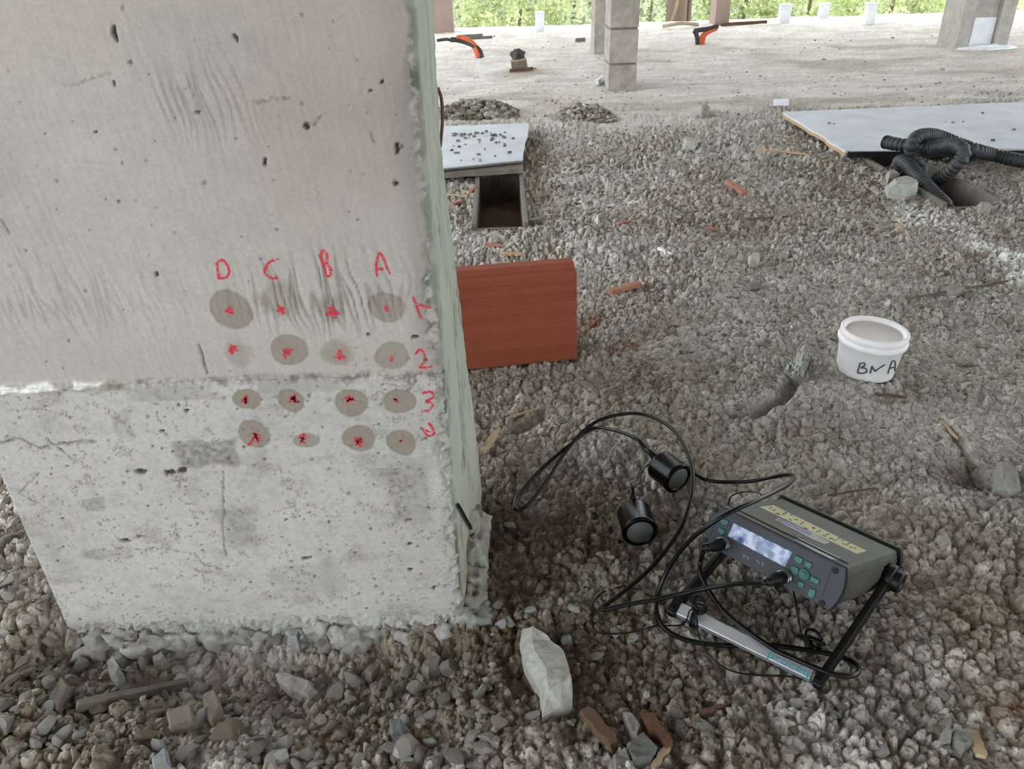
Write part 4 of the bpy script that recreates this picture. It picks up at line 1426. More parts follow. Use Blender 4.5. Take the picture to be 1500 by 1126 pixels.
# end faces as webs around the cells
for e, name in ((0.0, 'end_web'), (BLEN - .004, 'end_web')):
    mbw = MB()
    o_ = br - d * (e + .0005)
    for (h0, h1) in ((0, .010), (.046, .056), (.092, .102), (.138, .148), (.184, .1895)):
        mbw.box(o_ - d * .0015 + nrm * BT / 2 + lean * (h0 + h1) / 2, (.003, BT - .002, h1 - h0), [d, nrm, lean])
    for (n0, n1) in ((.001, .009), (.038, .047), (.076, BT - .001)):
        mbw.box(o_ - d * .0017 + nrm * (n0 + n1) / 2 + lean * .095, (.003, n1 - n0, .188), [d, nrm, lean])
    mbw.build(name, M['brick'], brick)
mbi = MB()
for (h0, h1) in ((.046, .056), (.092, .102), (.138, .148)):
    mbi.box(br - d * BLEN / 2 + nrm * BT / 2 + lean * (h0 + h1) / 2, (BLEN - .012, BT - .006, h1 - h0), [d, nrm, lean])
mbi.box(br - d * BLEN / 2 + nrm * .0425 + lean * .095, (BLEN - .012, .009, .184), [d, nrm, lean])
mbi.build('inner_web', M['brick'], brick)

# ------------------------------------------------------------------ white tub
tb = on_ground(1274, 557)
R0, R1, TH = .0535, .0600, .098
tc_ = tb + np.array([.007, R0 * .8, 0])
tc_[2] = H1(tc_[0], tc_[1]) + .001
tiltv = np.array([.035, -.01, 1.0])
tiltv /= np.linalg.norm(tiltv)
tub = thing('plastic_tub', 'white lidded plastic tub with black handwritten letters on its side', 'tub', tuple(tc_))
tubb = MB().lathe(tc_, tiltv, [(R0 - .006, 0.00000), (R0 - .001, 0.00186), (R0, 0.00558), (R1, 0.06510), (R1 + .0035, 0.06696), (R1 + .0045, 0.07068), (R1 + .0045, 0.07626), (R1 + .002, 0.07905)], 64).build('tub_body', M['tub'], tub, True)
tubl = MB().lathe(tc_, tiltv, [(R1 + .001, 0.07859), (R1 + .0025, 0.07998), (R1 + .003, 0.09114), (R1 + .001, 0.09347), (R1 - .003, 0.09347), (R1 - .006, 0.09021), (R1 - .008, 0.08603), (R1 - .020, 0.08510), (R1 - .024, 0.08417), (.0001, 0.08417)], 64, False).build('lid', M['tub'], tub, True)
MB().lathe(tc_, tiltv, [(R1 - .0095, 0.08630), (R1 - .018, 0.08612), (R1 - .022, 0.08537), (R1 - .024, 0.08500), (.0001, 0.08500)], 64, False).build('lid_panel', M['tub_lid'], tubl, True, label='recessed greyish centre of the lid')


def on_tub(px, py):
    """point on the tub wall under a pixel"""
    dd = ray(px, py)
    t_ = np.linspace(.9, 1.9, 4000)
    Q = ORG + dd * t_[:, None]
    rel = Q - tc_
    h = rel @ tiltv
    rr = np.linalg.norm(rel - h[:, None] * tiltv, axis=1)
    hit = np.where(rr < R0 + (R1 - R0) * np.clip(h, 0, .065) / .065 + .0004)[0]
    return Q[hit[0]] if len(hit) else None


def crop4(a, b):
    return 1210 + a / 8.66, 450 + b / 8.66


for strokes in ([[(430, 710), (415, 770), (400, 825)], [(430, 710), (480, 705), (490, 735), (440, 768)], [(440, 768), (500, 775), (515, 815), (460, 838), (395, 828)]],
                [[(560, 835), (575, 780), (582, 745)], [(582, 745), (600, 780), (625, 812)], [(625, 812), (680, 770), (750, 725)]],
                [[(785, 838), (810, 760), (835, 690), (868, 680), (880, 720), (872, 805)], [(820, 770), (872, 755)]]):
    mb = MB()
    for s in strokes:
        P = [on_tub(*crop4(*q)) for q in (spline([(a, b, 0) for a, b in s], 6)[:, :2] if len(s) > 2 else np.linspace(s[0], s[1], 6))]
        mb.tube(np.array([q for q in P if q is not None]), .0016, 6)
    mb.build('marker_letter', M['ink'], tubb, True)

# ------------------------------------------------------------------ ultrasonic instrument
IX = np.array([.665, -.746, .035])
IX /= np.linalg.norm(IX)
IY = np.array([.69, .595, -.42])
IY -= IX * (IX @ IY)
IY /= np.linalg.norm(IY)
IZ = np.cross(IX, IY)
IO = np.array([.247, .771, .073])
IW, ID, IHt = .172, .190, .055
inst = thing('test_instrument', 'blue-grey portable ultrasonic test instrument with teal keys, tilted on its handle', 'instrument', (.37, .76, .004))


def LP(x, y, z):
    return IO + IX * x + IY * y + IZ * z


def outline(x0, x1, z0, z1, bul=.006, n=8):
    """front outline: bulged ends, slightly rounded corners"""
    pts = []
    for i in range(n + 1):
        f = i / n
        pts.append((x1 + bul * (4 * f * (1 - f)), z0 + (z1 - z0) * f))
    for i in range(n + 1):
        f = i / n
        pts.append((x0 - bul * (4 * f * (1 - f)), z1 - (z1 - z0) * f))
    return pts


def slab_part(name, o_, y0, y1, m, bevel=.0012, label=None):
    return MB().prism([LP(a, y0, b) for a, b in o_], [LP(a, y1, b) for a, b in o_]).build(name, m, inst, False, bevel, label=label)


slab_part('body', outline(.002, IW - .002, .001, IHt - .001, .006), .004, ID - .004, M['alu_body'], .002, 'worn aluminium housing')
slab_part('front_gasket', outline(-.0005, IW + .0005, -.0005, IHt + .0005, .0068), .001, .0045, M['black_plastic'], .0008)
panel = slab_part('front_panel', outline(.0005, IW - .0005, .0005, IHt - .0005, .0062), -.003, .0015, M['panel'], .0010, 'blue-grey keypad panel')
slab_part('rear_bezel', outline(-.002, IW + .002, -.002, IHt + .003, .007), ID - .004, ID + .004, M['black_plastic'], .002)
# ribs on both flanks
for side in (0, 1):
    for i in range(9):
        z = .008 + i * .0048
        f = z / IHt
        bx = (IW - .002 + .006 * 4 * f * (1 - f)) if side else (.002 - .006 * 4 * f * (1 - f))
        MB().box(LP(bx, ID / 2, z), (.0014, ID - .012, .0018), [IX, IY, IZ]).build('side_rib', M['alu_body'], inst)


def FP(px, py):
    """pixel -> panel coordinates"""
    q = PLANE(px, py, LP(0, -.003, 0), IY) - IO
    return q @ IX, q @ IZ


def crop1(a, b):
    return 1030 + a / 5.0, 720 + b / 5.0


def panel_poly(name, crop_pts, th, m, bevel=.0008, parent=None):
    P = [FP(*crop1(*q)) for q in crop_pts]
    return MB().prism([LP(a, -.0025, b) for a, b in P], [LP(a, -.003 - th, b) for a, b in P]).build(name, m, panel, False, bevel)


panel_poly('screen', [(225, 230), (655, 440), (600, 555), (180, 325)], .0006, None)
scr = bpy.data.objects['screen']


def screen_mat():
    m, nt, b = nt_new('lcd_painted_reflections')  # screen reflections painted in as pale and blue colour noise
    tc = N(nt, 'ShaderNodeTexCoord')
    nz = N(nt, 'ShaderNodeTexNoise')
    nz.inputs['Scale'].default_value = 70
    nz.inputs['Detail'].default_value = 3
    nt.links.new(tc.outputs['Object'], nz.inputs['Vector'])
    cr = N(nt, 'ShaderNodeValToRGB')
    e = cr.color_ramp.elements
    e[0].position, e[0].color = .40, tuple(lin(.22, .30, .42)) + (1,)
    e[1].position, e[1].color = .60, tuple(lin(.58, .61, .70)) + (1,)
    x_ = cr.color_ramp.elements.new(.50)
    x_.color = tuple(lin(.36, .45, .58)) + (1,)
    nt.links.new(nz.outputs[0], cr.inputs[0])
    nt.links.new(cr.outputs[0], b.inputs['Base Color'])
    nt.links.new(cr.outputs[0], b.inputs['Emission Color'])
    b.inputs['Emission Strength'].default_value = .04
    b.inputs['Roughness'].default_value = .12
    return m


scr.data.materials.clear()
scr.data.materials.append(screen_mat())
for q in ([(120, 205), (150, 190), (195, 215), (178, 252), (140, 240)], [(105, 272), (125, 257), (168, 283), (152, 320), (115, 308)],
          [(665, 490), (682, 460), (742, 490), (725, 530), (690, 525)], [(640, 560), (655, 535), (705, 560), (700, 600), (690, 615), (655, 597)],
          [(738, 545), (755, 500), (805, 525), (790, 570)], [(790, 610), (860, 645), (845, 685), (780, 655)], [(695, 645), (750, 665), (735, 712), (692, 695)],
          [(768, 735), (785, 700), (830, 720), (818, 770), (795, 782), (765, 762)]):
    panel_poly('key', q, .0022, M['teal'], .0012)
a, b = FP(*crop1(742, 605))
MB().lathe(LP(a, -.0025, b), -IY, [(.0068, 0), (.0068, .0026), (.0055, .003), (.0045, .0022), (.0001, .002)], 24, False).build('centre_key', M['teal'], panel, True)
for q in ((95, 133), (15, 352), (968, 577), (872, 815)):
    a, b = FP(*crop1(*q))
    MB().lathe(LP(a, -.0028, b), -IY, [(.0036, 0), (.0036, .0012), (.0028, .0016), (.0012, .0016), (.0008, .0010), (.0001, .0010)], 20, False).build('screw', M['black_plastic'], panel, True)
# two panel joints near the ends and pale strokes painted as reflections
for q0, q1 in (((105, 175), (30, 370)), ((948, 545), (868, 770))):
    a, b = FP(*crop1(*q0))
    c_, d_ = FP(*crop1(*q1))
    MB().prism([LP(a, -.0031, b), LP(a + .0006, -.0031, b), LP(c_ + .0006, -.0031, d_), LP(c_, -.0031, d_)], [LP(a, -.0034, b), LP(a + .0006, -.0034, b), LP(c_ + .0006, -.0034, d_), LP(c_, -.0034, d_)]).build('panel_seam', M['black_plastic'], panel)
mb = MB()
for s in ([(290, 452), (300, 480)], [(300, 480), (310, 458)], [(318, 466), (322, 492)], [(335, 472), (330, 498)], [(390, 505), (412, 515)], [(412, 515), (405, 535)], [(435, 512), (432, 545)], [(450, 518), (440, 540)]):
    P = [FP(*crop1(*q)) for q in s]
    mb.tube([LP(a, -.0033, b) for a, b in P], .0004, 5)
mb.build('reflection_strokes', M['sticker'], panel, label='small pale painted reflections below the screen')


# top: tape, stickers, glue stain
def TPt(px, py):
    q = PLANE(px, py, LP(0, 0, IHt - .001), IZ) - IO
    return q @ IX, q @ IY


def top_poly(name, crop_pts, th, m, label=None):
    P = [TPt(*crop1(*q)) for q in crop_pts]
    z0 = IHt - .0012
    return MB().prism([LP(a, b, z0) for a, b in P], [LP(a, b, z0 + th) for a, b in P]).build(name, m, inst, label=label)


top_poly('glue_stain', [(290, 175), (420, 190), (620, 270), (640, 320), (560, 300), (420, 250)], .0004, M['rust_mark'], 'brown glue stain')
tape = top_poly('tape_label', [(410, 112), (515, 100), (1195, 435), (1125, 458)], .0007, M['tape'], 'yellowed tape with handwritten marks')
top_poly('paper_label', [(525, 205), (555, 195), (840, 320), (930, 372), (885, 385), (800, 350)], .0006, M['sticker'])
top_poly('blue_strip', [(545, 207), (560, 200), (800, 310), (780, 318)], .0009, M['blue_print'])
top_poly('grey_label', [(670, 352), (700, 340), (1000, 485), (985, 500), (900, 490)], .0006, M['sticker'])
top_poly('dark_label', [(600, 285), (640, 285), (770, 330), (750, 342), (690, 330)], .0005, M['rust_mark'])
mb = MB()
r = np.random.default_rng(5)
base0, base1 = np.array((500, 130)), np.array((1090, 415))
for i in range(15):
    f = i / 14
    c = base0 + (base1 - base0) * f
    for j in range(2):
        a_ = c + r.uniform(-16, 16, 2)
        b_ = a_ + np.array([r.uniform(8, 30), r.uniform(-12, 14)])
        P = [TPt(*crop1(*q)) for q in (a_, b_)]
        mb.tube([LP(u, v, IHt - .0003) for u, v in P], .0007, 5)
mb.build('tape_writing', M['ink_tape'], tape, label='illegible handwriting on the tape')
MB().box(LP(IW * .5, .02, IHt + .0002), (IW - .01, .001, .0012), [IX, IY, IZ]).build('top_seam', M['black_plastic'], inst)

# handle: two arms and the aluminium bar
bl_, br_ = G(988, 889, .020), G(1203, 994, .020)
hd = (br_ - bl_) / np.linalg.norm(br_ - bl_)
piv_r = PLANE(1303, 846, LP(IW + .010, 0, 0), IX)
loc = piv_r - IO
py_, pz_ = loc @ IY, loc @ IZ
piv_l = LP(-.010, py_, pz_)
for pv, end, sgn in ((piv_r, br_, 1), (piv_l, bl_, -1)):
    dv = end - pv
    Ld = np.linalg.norm(dv)
    dv /= Ld
    sx = IX - dv * (IX @ dv)
    sx /= np.linalg.norm(sx)
    sy = np.cross(dv, sx)
    arm = MB().box((pv + end) / 2 + dv * .004, (.009, .017, Ld + .014), [sx, sy, dv]).build('handle_arm', M['black_plastic'], inst, bevel=.002)
    MB().box((pv + end) / 2 + sx * sgn * .0047, (.0012, .008, Ld - .03), [sx, sy, dv]).build('arm_rib', M['black_plastic'], arm, bevel=.0004)
    MB().lathe(pv - IX * sgn * .006, IX * sgn, [(.0185, 0), (.0185, .010), (.017, .012)], 28).build('pivot_boss', M['black_plastic'], arm, True)
    MB().lathe(pv + IX * sgn * .006, IX * sgn, [(.0145, 0), (.0145, .008), (.013, .010), (.007, .0102), (.006, .008), (.0001, .008)], 28, False).build('pivot_knob', M['black_plastic'], arm, True)
bd = np.cross(hd, [0, 0, 1.0])
bd /= np.linalg.norm(bd)
nb_ = np.array([-.25 * 0, 0, 1.0]) + bd * .55
nb_ /= np.linalg.norm(nb_)
fb_ = np.cross(nb_, hd)
ca, cb = bl_ + hd * .004, br_ - hd * .010
bar = MB().prism([ca + fb_ * u + nb_ * v for u, v in ((-.0085, -.004), (.0085, -.004), (.0095, 0), (.0075, .005), (-.0075, .005), (-.0095, 0))],
                 [cb + fb_ * u + nb_ * v for u, v in ((-.0085, -.004), (.0085, -.004), (.0095, 0), (.0075, .005), (-.0075, .005), (-.0095, 0))]).build('handle_bar', M['alu'], inst, False, .0008, label='brushed aluminium handle bar')
for cc_ in (bl_, br_):
    MB().box(cc_ - hd * .001 * (1 if cc_ is br_ else -1), (.012, .022, .016), [hd, fb_, nb_]).build('bar_end_cap', M['black_plastic'], inst, bevel=.002)
# printed name on the bar
fc = bpy.data.curves.new('bar_text', 'FONT')
fc.body = 'proceq'
fc.size = .0155
fc.extrude = .0002
fc.space_character = 1.08
fo = bpy.data.objects.new('bar_text', fc)
COL.objects.link(fo)
bpy.context.view_layer.update()
me = bpy.data.meshes.new_from_object(fo.evaluated_get(bpy.context.evaluated_depsgraph_get()))
bpy.data.objects.remove(fo)
tv = np.array([v.co[:] for v in me.vertices])
tx0 = PLANE(1123, 961, ca + nb_ * .005, nb_)
upv = -fb_ if np.dot(-fb_, _up) > 0 else fb_
tpos = np.array([tx0 + hd * v[0] * 1.05 + upv * (v[1] * .72) + nb_ * (v[2] + .0003) for v in tv])
fs = [tuple(p.vertices) for p in me.polygons]
MB().add(tpos, fs).build('brand_lettering', M['teal_print'], bar, label='teal lettering reading proceq')

# ------------------------------------------------------------------ transducers
def transducer(label, face_px, ax, R=.0250):
    """lies on its side; face centre under a pixel, axis pointing out of the face"""
    ax = np.asarray(ax, float)
    ax /= np.linalg.norm(ax)
    g = G(*face_px, .03)
    zc = H1(g[0], g[1]) + .009 + R
    B = G(*face_px, zc)
    t = thing('transducer', label, 'sensor', (float(B[0]), float(B[1]), float(zc - R)), 'ultrasonic transducers')
    Lg = .046
    C0 = B - ax * Lg
    MB().lathe(C0, ax, [(R - .003, 0), (R - .0006, .001), (R, .003), (R, Lg - .006), (R + .0006, Lg - .005), (R + .0006, Lg - .001), (R - .001, Lg), (R - .0052, Lg), (R - .0056, Lg - .001), (.0001, Lg - .001)], 48, False).build('housing', M['anodised'], t, True)
    MB().lathe(C0, ax, [(.0001, -.0002), (R - .003, 0)], 48, False).build('back_plate', M['anodised'], t, True)
    MB().lathe(B, ax, [(R - .0058, -.0012), (R - .0065, -.0002), (.0001, -.0001)], 48, False).build('contact_face', M['face_rubber'], t, True, label='grey contact face')
    return t, C0, ax


def strain(t, C0, dirv, ln=.024):
    dirv = np.asarray(dirv) / np.linalg.norm(dirv)
    MB().lathe(C0, dirv, [(.0062, -.002), (.0060, .004), (.0045, .012), (.0034, ln)], 20).build('strain_relief', M['black_rubber'], t, True)
    MB().lathe(C0 - dirv * .001, dirv, [(.0068, -.001), (.0068, .003)], 20).build('collar', M['steel'], t, True)
    return C0 + dirv * ln


t1, C1, a1 = transducer('black cylindrical transducer on the brown soil with its round grey face fully bare', (938, 780), (.06, -1, -.02))
t2, C2, a2 = transducer('black cylindrical transducer lying under the cable loop behind the other one', (994, 702), (.50, -.86, -.04))
e1 = strain(t1, C1 + np.array([0, .001, .013]), (-.05, .55, .8))
e2 = strain(t2, C2 + np.array([-.006, .002, .010]), (-.62, .72, .45))


# connectors on the panel
def connector(t, crop_c, dirw, ln=.042):
    a, b = FP(*crop1(*crop_c))
    c = LP(a, -.003, b)
    MB().lathe(c, -IY, [(.0092, -.001), (.0092, .003), (.0080, .0034), (.0080, .006), (.0090, .0064), (.0090, .009)], 28).build('socket_ring', M['steel'], panel, True)
    dw = -IY
    c2 = c - IY * .007
    MB().lathe(c2, dw, [(.0074, 0), (.0080, .002), (.0080, .020), (.0066, .022), (.0060, .034), (.0040, ln)], 28).build('plug', M['black_plastic'], t, True)
    return c2 + dw * ln


RC = .0031
cab1 = thing('cable', 'black cable looping over the ground from the rear transducer to the socket by the keys', 'cable', tuple(G(800, 690)))
cab2 = thing('cable', 'black cable from the front transducer curling under the handle to the socket by the screen', 'cable', tuple(G(1000, 935)))
k1 = connector(cab1, (600, 622), None)
k2 = connector(cab2, (155, 380), None)


def cable(t, start, pts, end, pre=None):
    P = [start] + [G(x, y, z) for x, y, z in pts] + [end]
    Q = spline(P, 10)
    gh = ground_h(Q[:, 0], Q[:, 1]) + RC * .8
    Q[14:-14, 2] = np.maximum(Q[14:-14, 2], gh[14:-14])
    ks = np.ones(5) / 5
    for _ in range(2):
        zz = np.convolve(np.pad(Q[:, 2], 2, 'edge'), ks, 'valid')
        Q[12:-12, 2] = np.maximum(zz, gh - .001)[12:-12]
    return MB().tube(Q, RC, 12).build('cord', M['black_rubber'], t, True)


cable(cab1, e2, [(930, 641, .055), (900, 630, .045), (868, 628, .03), (830, 655, .02), (790, 690, .014), (762, 722, .012), (755, 738, .012), (759, 747, .012), (775, 737, .012), (802, 702, .014), (830, 660, .022), (862, 625, .035), (900, 608, .05), (945, 607, .06),
                 (985, 628, .065), (1008, 665, .065), (1015, 705, .06), (1008, 745, .05), (990, 785, .035), (955, 830, .024), (915, 865, .018), (890, 884, .012), (881, 891, .012), (890, 892, .014), (920, 885, .022), (960, 878, .03), (1000, 869, .04), (1060, 857, .065)], k1)
cable(cab2, e1, [(935, 706, .058), (938, 694, .036), (948, 680, .016), (972, 672, .010), (1000, 680, .010), (1034, 702, .016), (1085, 706, .022), (1130, 699, .045), (1155, 695, .075), (1163, 699, .095), (1150, 712, .120), (1110, 731, .150), (1075, 747, .156), (1040, 767, .140), (1005, 797, .100), (978, 835, .055),
                 (963, 872, .024), (963, 900, .019), (975, 921, .014), (1005, 937, .006), (1060, 945, .003), (1120, 944, .004), (1190, 953, .006), (1232, 962, .008), (1257, 976, .020), (1252, 988, .034), (1225, 988, .038), (1190, 976, .038), (1160, 963, .036), (1131, 949, .036), (1092, 922, .036), (1060, 895, .040), (1040, 868, .046), (1026, 840, .060), (1027, 820, .072)], k2)
# thin safety cord
tc2 = thing('thin_cord', 'thin black cord looped on the ground and knotted to the silver handle bar', 'cord', tuple(G(900, 925)))
def lay(P, r_):
    Q = spline(P, 8)
    Q[:, 2] = np.maximum(Q[:, 2], ground_h(Q[:, 0], Q[:, 1]) + r_ * 1.7)
    return Q


MB().tube(lay([G(x, y, z) for x, y, z in [(952, 874, .004), (930, 862, .004), (905, 862, .004), (880, 869, .004), (867, 888, .004), (867, 910, .004), (876, 926, .004), (900, 928, .004), (930, 925, .004), (958, 917, .004), (980, 916, .005), (998, 915, .010), (1006, 907, .030), (1010, 895, .042), (1016, 893, .044), (1021, 905, .040), (1022, 922, .022), (1027, 938, .016), (1040, 960, .008), (1066, 980, .006), (1100, 988, .006), (1150, 990, .006), (1180, 995, .006)]], .0011), .0011, 6).build('cord_loop', M['black_rubber'], tc2, True)
kc = bl_ + hd * .030
kn = kc + np.array([0, 0, .022])
th_ = np.linspace(0, 6 * np.pi, 90)
MB().tube(np.stack([kn[0] + .011 * np.cos(th_) * np.sin(th_ * .37 + 1), kn[1] + .009 * np.sin(th_), kn[2] + .007 * np.sin(th_ * .61)], 1), .0016, 6).build('knot', M['black_rubber'], tc2, True)
an_ = np.linspace(0, 4 * np.pi, 60)
MB().tube(np.array([kc + fb_ * .0128 * math.cos(q) + nb_ * (.0095 * math.sin(q) + .001) + hd * (.0042 * q / 6.28 - .004) for q in an_]), .0019, 6).build('strap_loop', M['black_rubber'], tc2, True)
tc3 = thing('thin_cord', 'thin black cord hanging from under the instrument to a bunch by the near handle arm', 'cord', tuple(G(1190, 945)))
MB().tube(spline([LP(.115, .02, 0), G(1168, 895, .03), G(1171, 915, .02), G(1176, 933, .010), G(1183, 938, .010), G(1190, 939, .012)], 8), .0012, 6).build('cord_run', M['black_rubber'], tc3, True)
kn = G(1190, 938, .012)
MB().tube(np.stack([kn[0] + .012 * np.cos(th_ * .9) * np.cos(th_ * .23), kn[1] + .012 * np.sin(th_), kn[2] + .007 * np.sin(th_ * .7)], 1), .0020, 6).build('knot', M['black_rubber'], tc3, True)
tc4 = thing('thin_cord', 'thin dark wire loop behind the screen corner of the instrument', 'cord', tuple(G(1085, 735)))
MB().tube(spline([G(x, y, z) for x, y, z in [(1066, 740, .02), (1072, 726, .03), (1092, 720, .03), (1112, 722, .02), (1118, 730, .01)]], 8), .0012, 6).build('cord_run', M['black_rubber'], tc4, True)

# ------------------------------------------------------------------ loose rubble
r = np.random.default_rng(21)
BASES, LOOKS = [], []
for i in range(14):
    Vb = stone_verts(ICO2[0], r, planes=int(r.integers(7, 12)))
    me = new_mesh('rubble_stone', Vb, ICO2[1], np.tile(lin(*np.array([[.60, .585, .555], [.55, .52, .475], [.66, .655, .64], [.50, .455, .395], [.62, .61, .59], [.57, .55, .51], [.47, .45, .42]][i % 7])), (len(Vb), 1)), smooth=False)
    me.materials.append(M['stone'])
    BASES.append(me)
    ext = Vb.max(0) - Vb.min(0)
    LOOKS.append((['grey', 'brownish', 'pale grey', 'brown', 'light grey', 'beige-grey', 'dark grey'][i % 7], 'flat' if ext[2] / ext[0] < .5 else 'blocky'))


def blocked(x, y):
    if COLX0 - .01 < x < COLX1 + .035 and y > COLY - .012 and y < 1.0:
        return True
    q = np.array([x, y])
    for (px, py, rad_) in ((1150, 800, .12), (1100, 950, .05), (1180, 850, .09), (938, 770, .035), (990, 695, .035), (798, 990, .045), (1275, 545, .075), (1230, 800, .06)):
        g = G(px, py)
        if np.hypot(x - g[0], y - g[1]) < rad_:
            return True
    # the brick and the cover sheets
    if -.2 < x < .16 and 1.37 < y < 1.58:
        return True
    if (1.3 < x and 3.05 < y < 4.0) or (-.5 < x < .14 and 2.98 < y < 3.95):
        return True
    for (a, b_, c_, d_) in (LEFT_PIT, RIGHT_PIT):
        if a - .02 < x < b_ + .02 and c_ - .02 < y < d_:
            return True
    return False


# individual stones: mostly in the rubble before the column, some further off
n_ind = 0
regions = [((60, 720), (945, 1120), 130, (.006, .013), 'in the rubble before the wide column'), ((0, 110), (800, 1110), 34, (.006, .014), 'on the bank beside the wide column'), ((700, 1060), (880, 1120), 52, (.005, .012), 'around the big pale concrete chunk'), ((1060, 1500), (1000, 1120), 22, (.005, .010), 'on the ground before the handle bar'), ((700, 960), (560, 860), 28, (.006, .012), 'near the cable loop and transducers'),
           ((860, 1500), (300, 700), 22, (.008, .014), 'on the cemented ground around the tub'), ((680, 1300), (190, 480), 12, (.010, .018), 'on the gravel near the trench boxes')]
for (xr_, yr_, cnt, sz, where) in regions:
    k = 0
    while k < cnt:
        px, py = r.uniform(*xr_), r.uniform(*yr_)
        p = G(px, py)
        s = r.uniform(*sz) * (1 + .5 * (r.random() < .12))
        if blocked(p[0], p[1]):
            continue
        bi = int(r.integers(0, 14))
        o = bpy.data.objects.new('rubble_stone', BASES[bi])
        COL.objects.link(o)
        hz = float(ground_h(np.array([p[0]]), np.array([p[1]]))[0])
        o.location = (p[0], p[1], max(hz, H1(p[0], p[1])) + s * .12)
        o.rotation_euler = (r.normal(0, .35), r.normal(0, .35), r.uniform(0, 6.28))
        o.scale = (s, s, s)
        tag(o, '%s%s %s stone %s' % ('large ' if s > sz[0] + .75 * (sz[1] - sz[0]) else 'small ' if s < sz[0] + .3 * (sz[1] - sz[0]) else '', LOOKS[bi][1], LOOKS[bi][0], where), 'stone', 'loose stones ' + where)
        k += 1

# the uncountable rest
SB = [stone_verts(ICO1[0], r, planes=6, jit=.04) for _ in range(24)]
F1 = ICO1[1]


def gravel(name, label, pos, siz, tints, cat='gravel', lift=.15):
    n = len(pos)
    which = r.integers(0, len(SB), n)
    ang = r.uniform(0, 2 * np.pi, n)
    tl = r.normal(0, .4, (n, 2))
    B = np.array(SB)[which]
    ca_, sa_ = np.cos(tl[:, 0])[:, None], np.sin(tl[:, 0])[:, None]
    y_, z_ = B[:, :, 1] * ca_ - B[:, :, 2] * sa_, B[:, :, 1] * sa_ + B[:, :, 2] * ca_
    x_ = B[:, :, 0]
    c2_, s2_ = np.cos(ang)[:, None], np.sin(ang)[:, None]
    Vv = np.stack([x_ * c2_ - y_ * s2_, x_ * s2_ + y_ * c2_, z_], -1) * siz[:, None, None] + pos[:, None, :]
    m_ = B.shape[1]
    Ff = (F1[None] + (np.arange(n) * m_)[:, None, None]).reshape(-1, 3)
    tt = np.repeat(tints, m_, 0)
    o = link(name, new_mesh(name, Vv.reshape(-1, 3), Ff, tt, smooth=False), M['stone'], kind='stuff')
    o['label'] = label
    o['category'] = cat
    return o


def stone_tints(n, bright=1.0):
    pal = lin(np.array([[.63, .61, .575], [.56, .53, .485], [.69, .68, .66], [.50, .44, .365], [.60, .57, .525], [.47, .43, .37], [.64, .61, .56]]))
    return np.clip(pal[r.integers(0, 7, n)] * r.uniform(.6, .95, (n, 1)) * bright, 0, .9)


pos, siz = [], []
# sampled by the picture's own density of gravel: plenty before the column, less on the cemented patch and far slab
spec = [((0, 760), (930, 1126), 1000, (.0025, .0065)), ((0, 110), (700, 1126), 450, (.003, .007)), ((690, 1080), (880, 1126), 650, (.0025, .006)), ((1000, 1500), (880, 1126), 300, (.002, .005)), ((690, 1010), (540, 880), 500, (.003, .007)),
        ((1000, 1500), (560, 880), 200, (.0025, .005)), ((670, 1500), (330, 570), 1500, (.004, .008)), ((670, 1300), (190, 345), 2400, (.006, .011)), ((1200, 1500), (230, 345), 700, (.006, .011)), ((640, 1500), (110, 200), 330, (.005, .011)), ((650, 1400), (50, 110), 70, (.006, .014))]
for (xr_, yr_, cnt, sz) in spec:
    px, py = r.uniform(*xr_, cnt), r.uniform(*yr_, cnt)
    for a, b in zip(px, py):
        p = G(a, b)
        if not blocked(p[0], p[1]) and p[1] < 9.0:
            pos.append(p)
            siz.append(r.uniform(*sz) * (1.5 if r.random() < .06 else 1))
pos, siz = np.array(pos), np.array(siz)


def inside(poly, xy, pad):
    c_ = poly.mean(0)
    q = poly - c_
    o_ = np.argsort(np.arctan2(q[:, 1], q[:, 0]))
    q = q[o_]
    r_ = np.ones(len(xy), bool)
    for a_, b_ in zip(q, np.roll(q, -1, 0)):
        e_ = b_ - a_
        L_ = np.hypot(*e_)
        if L_ < 1e-6:
            continue
        r_ &= (e_[0] * (xy[:, 1] - c_[1] - a_[1]) - e_[1] * (xy[:, 0] - c_[0] - a_[0])) / L_ > -pad
    return r_


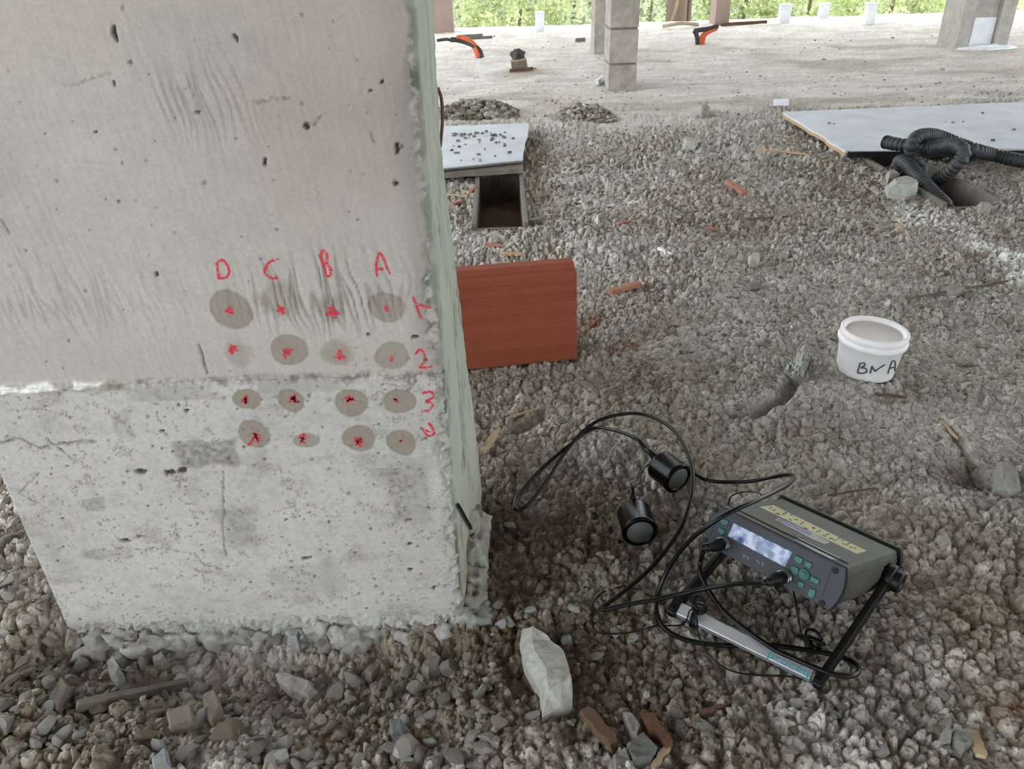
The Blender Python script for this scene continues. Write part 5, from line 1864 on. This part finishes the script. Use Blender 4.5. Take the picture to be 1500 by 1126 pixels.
keep = ~((pos[:, 0] > COLX0 - .035) & (pos[:, 0] < COLX1 + .055) & (pos[:, 1] > COLY - .045) & (pos[:, 1] < .93))
for ob in OBST:
    keep &= ~inside(ob, pos[:, :2], siz)
for ctr, rr_ in [(np.array(t1.location), .055), (np.array(t2.location), .055), (on_ground(1172, 540), .062)]:
    keep &= np.hypot(pos[:, 0] - ctr[0], pos[:, 1] - ctr[1]) > rr_
for (x0, x1), yb in (((640, 757), 172), ((823, 902), 178)):
    ga, gb = G(x0, yb), G(x1, yb)
    keep &= ~((pos[:, 0] > ga[0] - .05) & (pos[:, 0] < gb[0] + .05) & (pos[:, 1] > min(ga[1], gb[1]) - .09) & (pos[:, 1] < max(ga[1], gb[1]) + .29))
pos, siz = pos[keep], siz[keep]
pos[:, 2] = ground_h(pos[:, 0], pos[:, 1]) - siz * .05
gt = stone_tints(len(pos))
gc = G(820, 830)
gw = np.exp(-(((pos[:, 0] - gc[0]) / .26) ** 2 + ((pos[:, 1] - gc[1]) / .26) ** 2))[:, None]
gt = gt * (1 - gw * np.array([.30, .38, .48]))
gravel('gravel', 'small loose grey gravel and crumbs spread over the floor', pos, siz, gt)
# heaps
for lab, (x0, x1), yb, h, cnt, sz, br_i in (('long heap of grey gravel behind the narrow grey sheet', (640, 757), 172, .075, 620, (.012, .026), .85), ('small low heap of pale gravel on the slab before the jointed column', (823, 902), 178, .06, 420, (.010, .020), 1.1)):
    P = []
    for _ in range(cnt):
        u = r.uniform(-1, 1)
        px = (x0 + x1) / 2 + u * (x1 - x0) / 2
        g = G(px, yb)
        v = r.uniform(-1, 1)
        hh = h * max(0, 1 - abs(u) ** 3) * (1 - v * v) * r.uniform(.3, 1)
        P.append((g[0], g[1] + .14 * v + .1, H1(g[0], g[1]) + hh))
    P = np.array(P)
    gravel('gravel_heap', lab, P, r.uniform(*sz, len(P)), stone_tints(len(P), br_i), 'gravel heap')
# crumbs on the two cover sheets
P = []
for _ in range(46):
    g = G(r.uniform(655, 740), 192 + abs(r.normal(0, 10)), .06)
    P.append(g)
for _ in range(10):
    P.append(G(r.uniform(660, 755), r.uniform(190, 235), .06))
for px, py in ((1385, 178), (1411, 178), (1396, 179), (1485, 189), (1215, 180), (1222, 181), (1440, 165), (1455, 205)):
    P.append(G(px, py, .05))
P = np.array(P)
gravel('crumbs', 'dark dirt crumbs scattered on the grey cover sheets', P, r.uniform(.004, .011, len(P)), stone_tints(len(P), .6), 'crumbs')
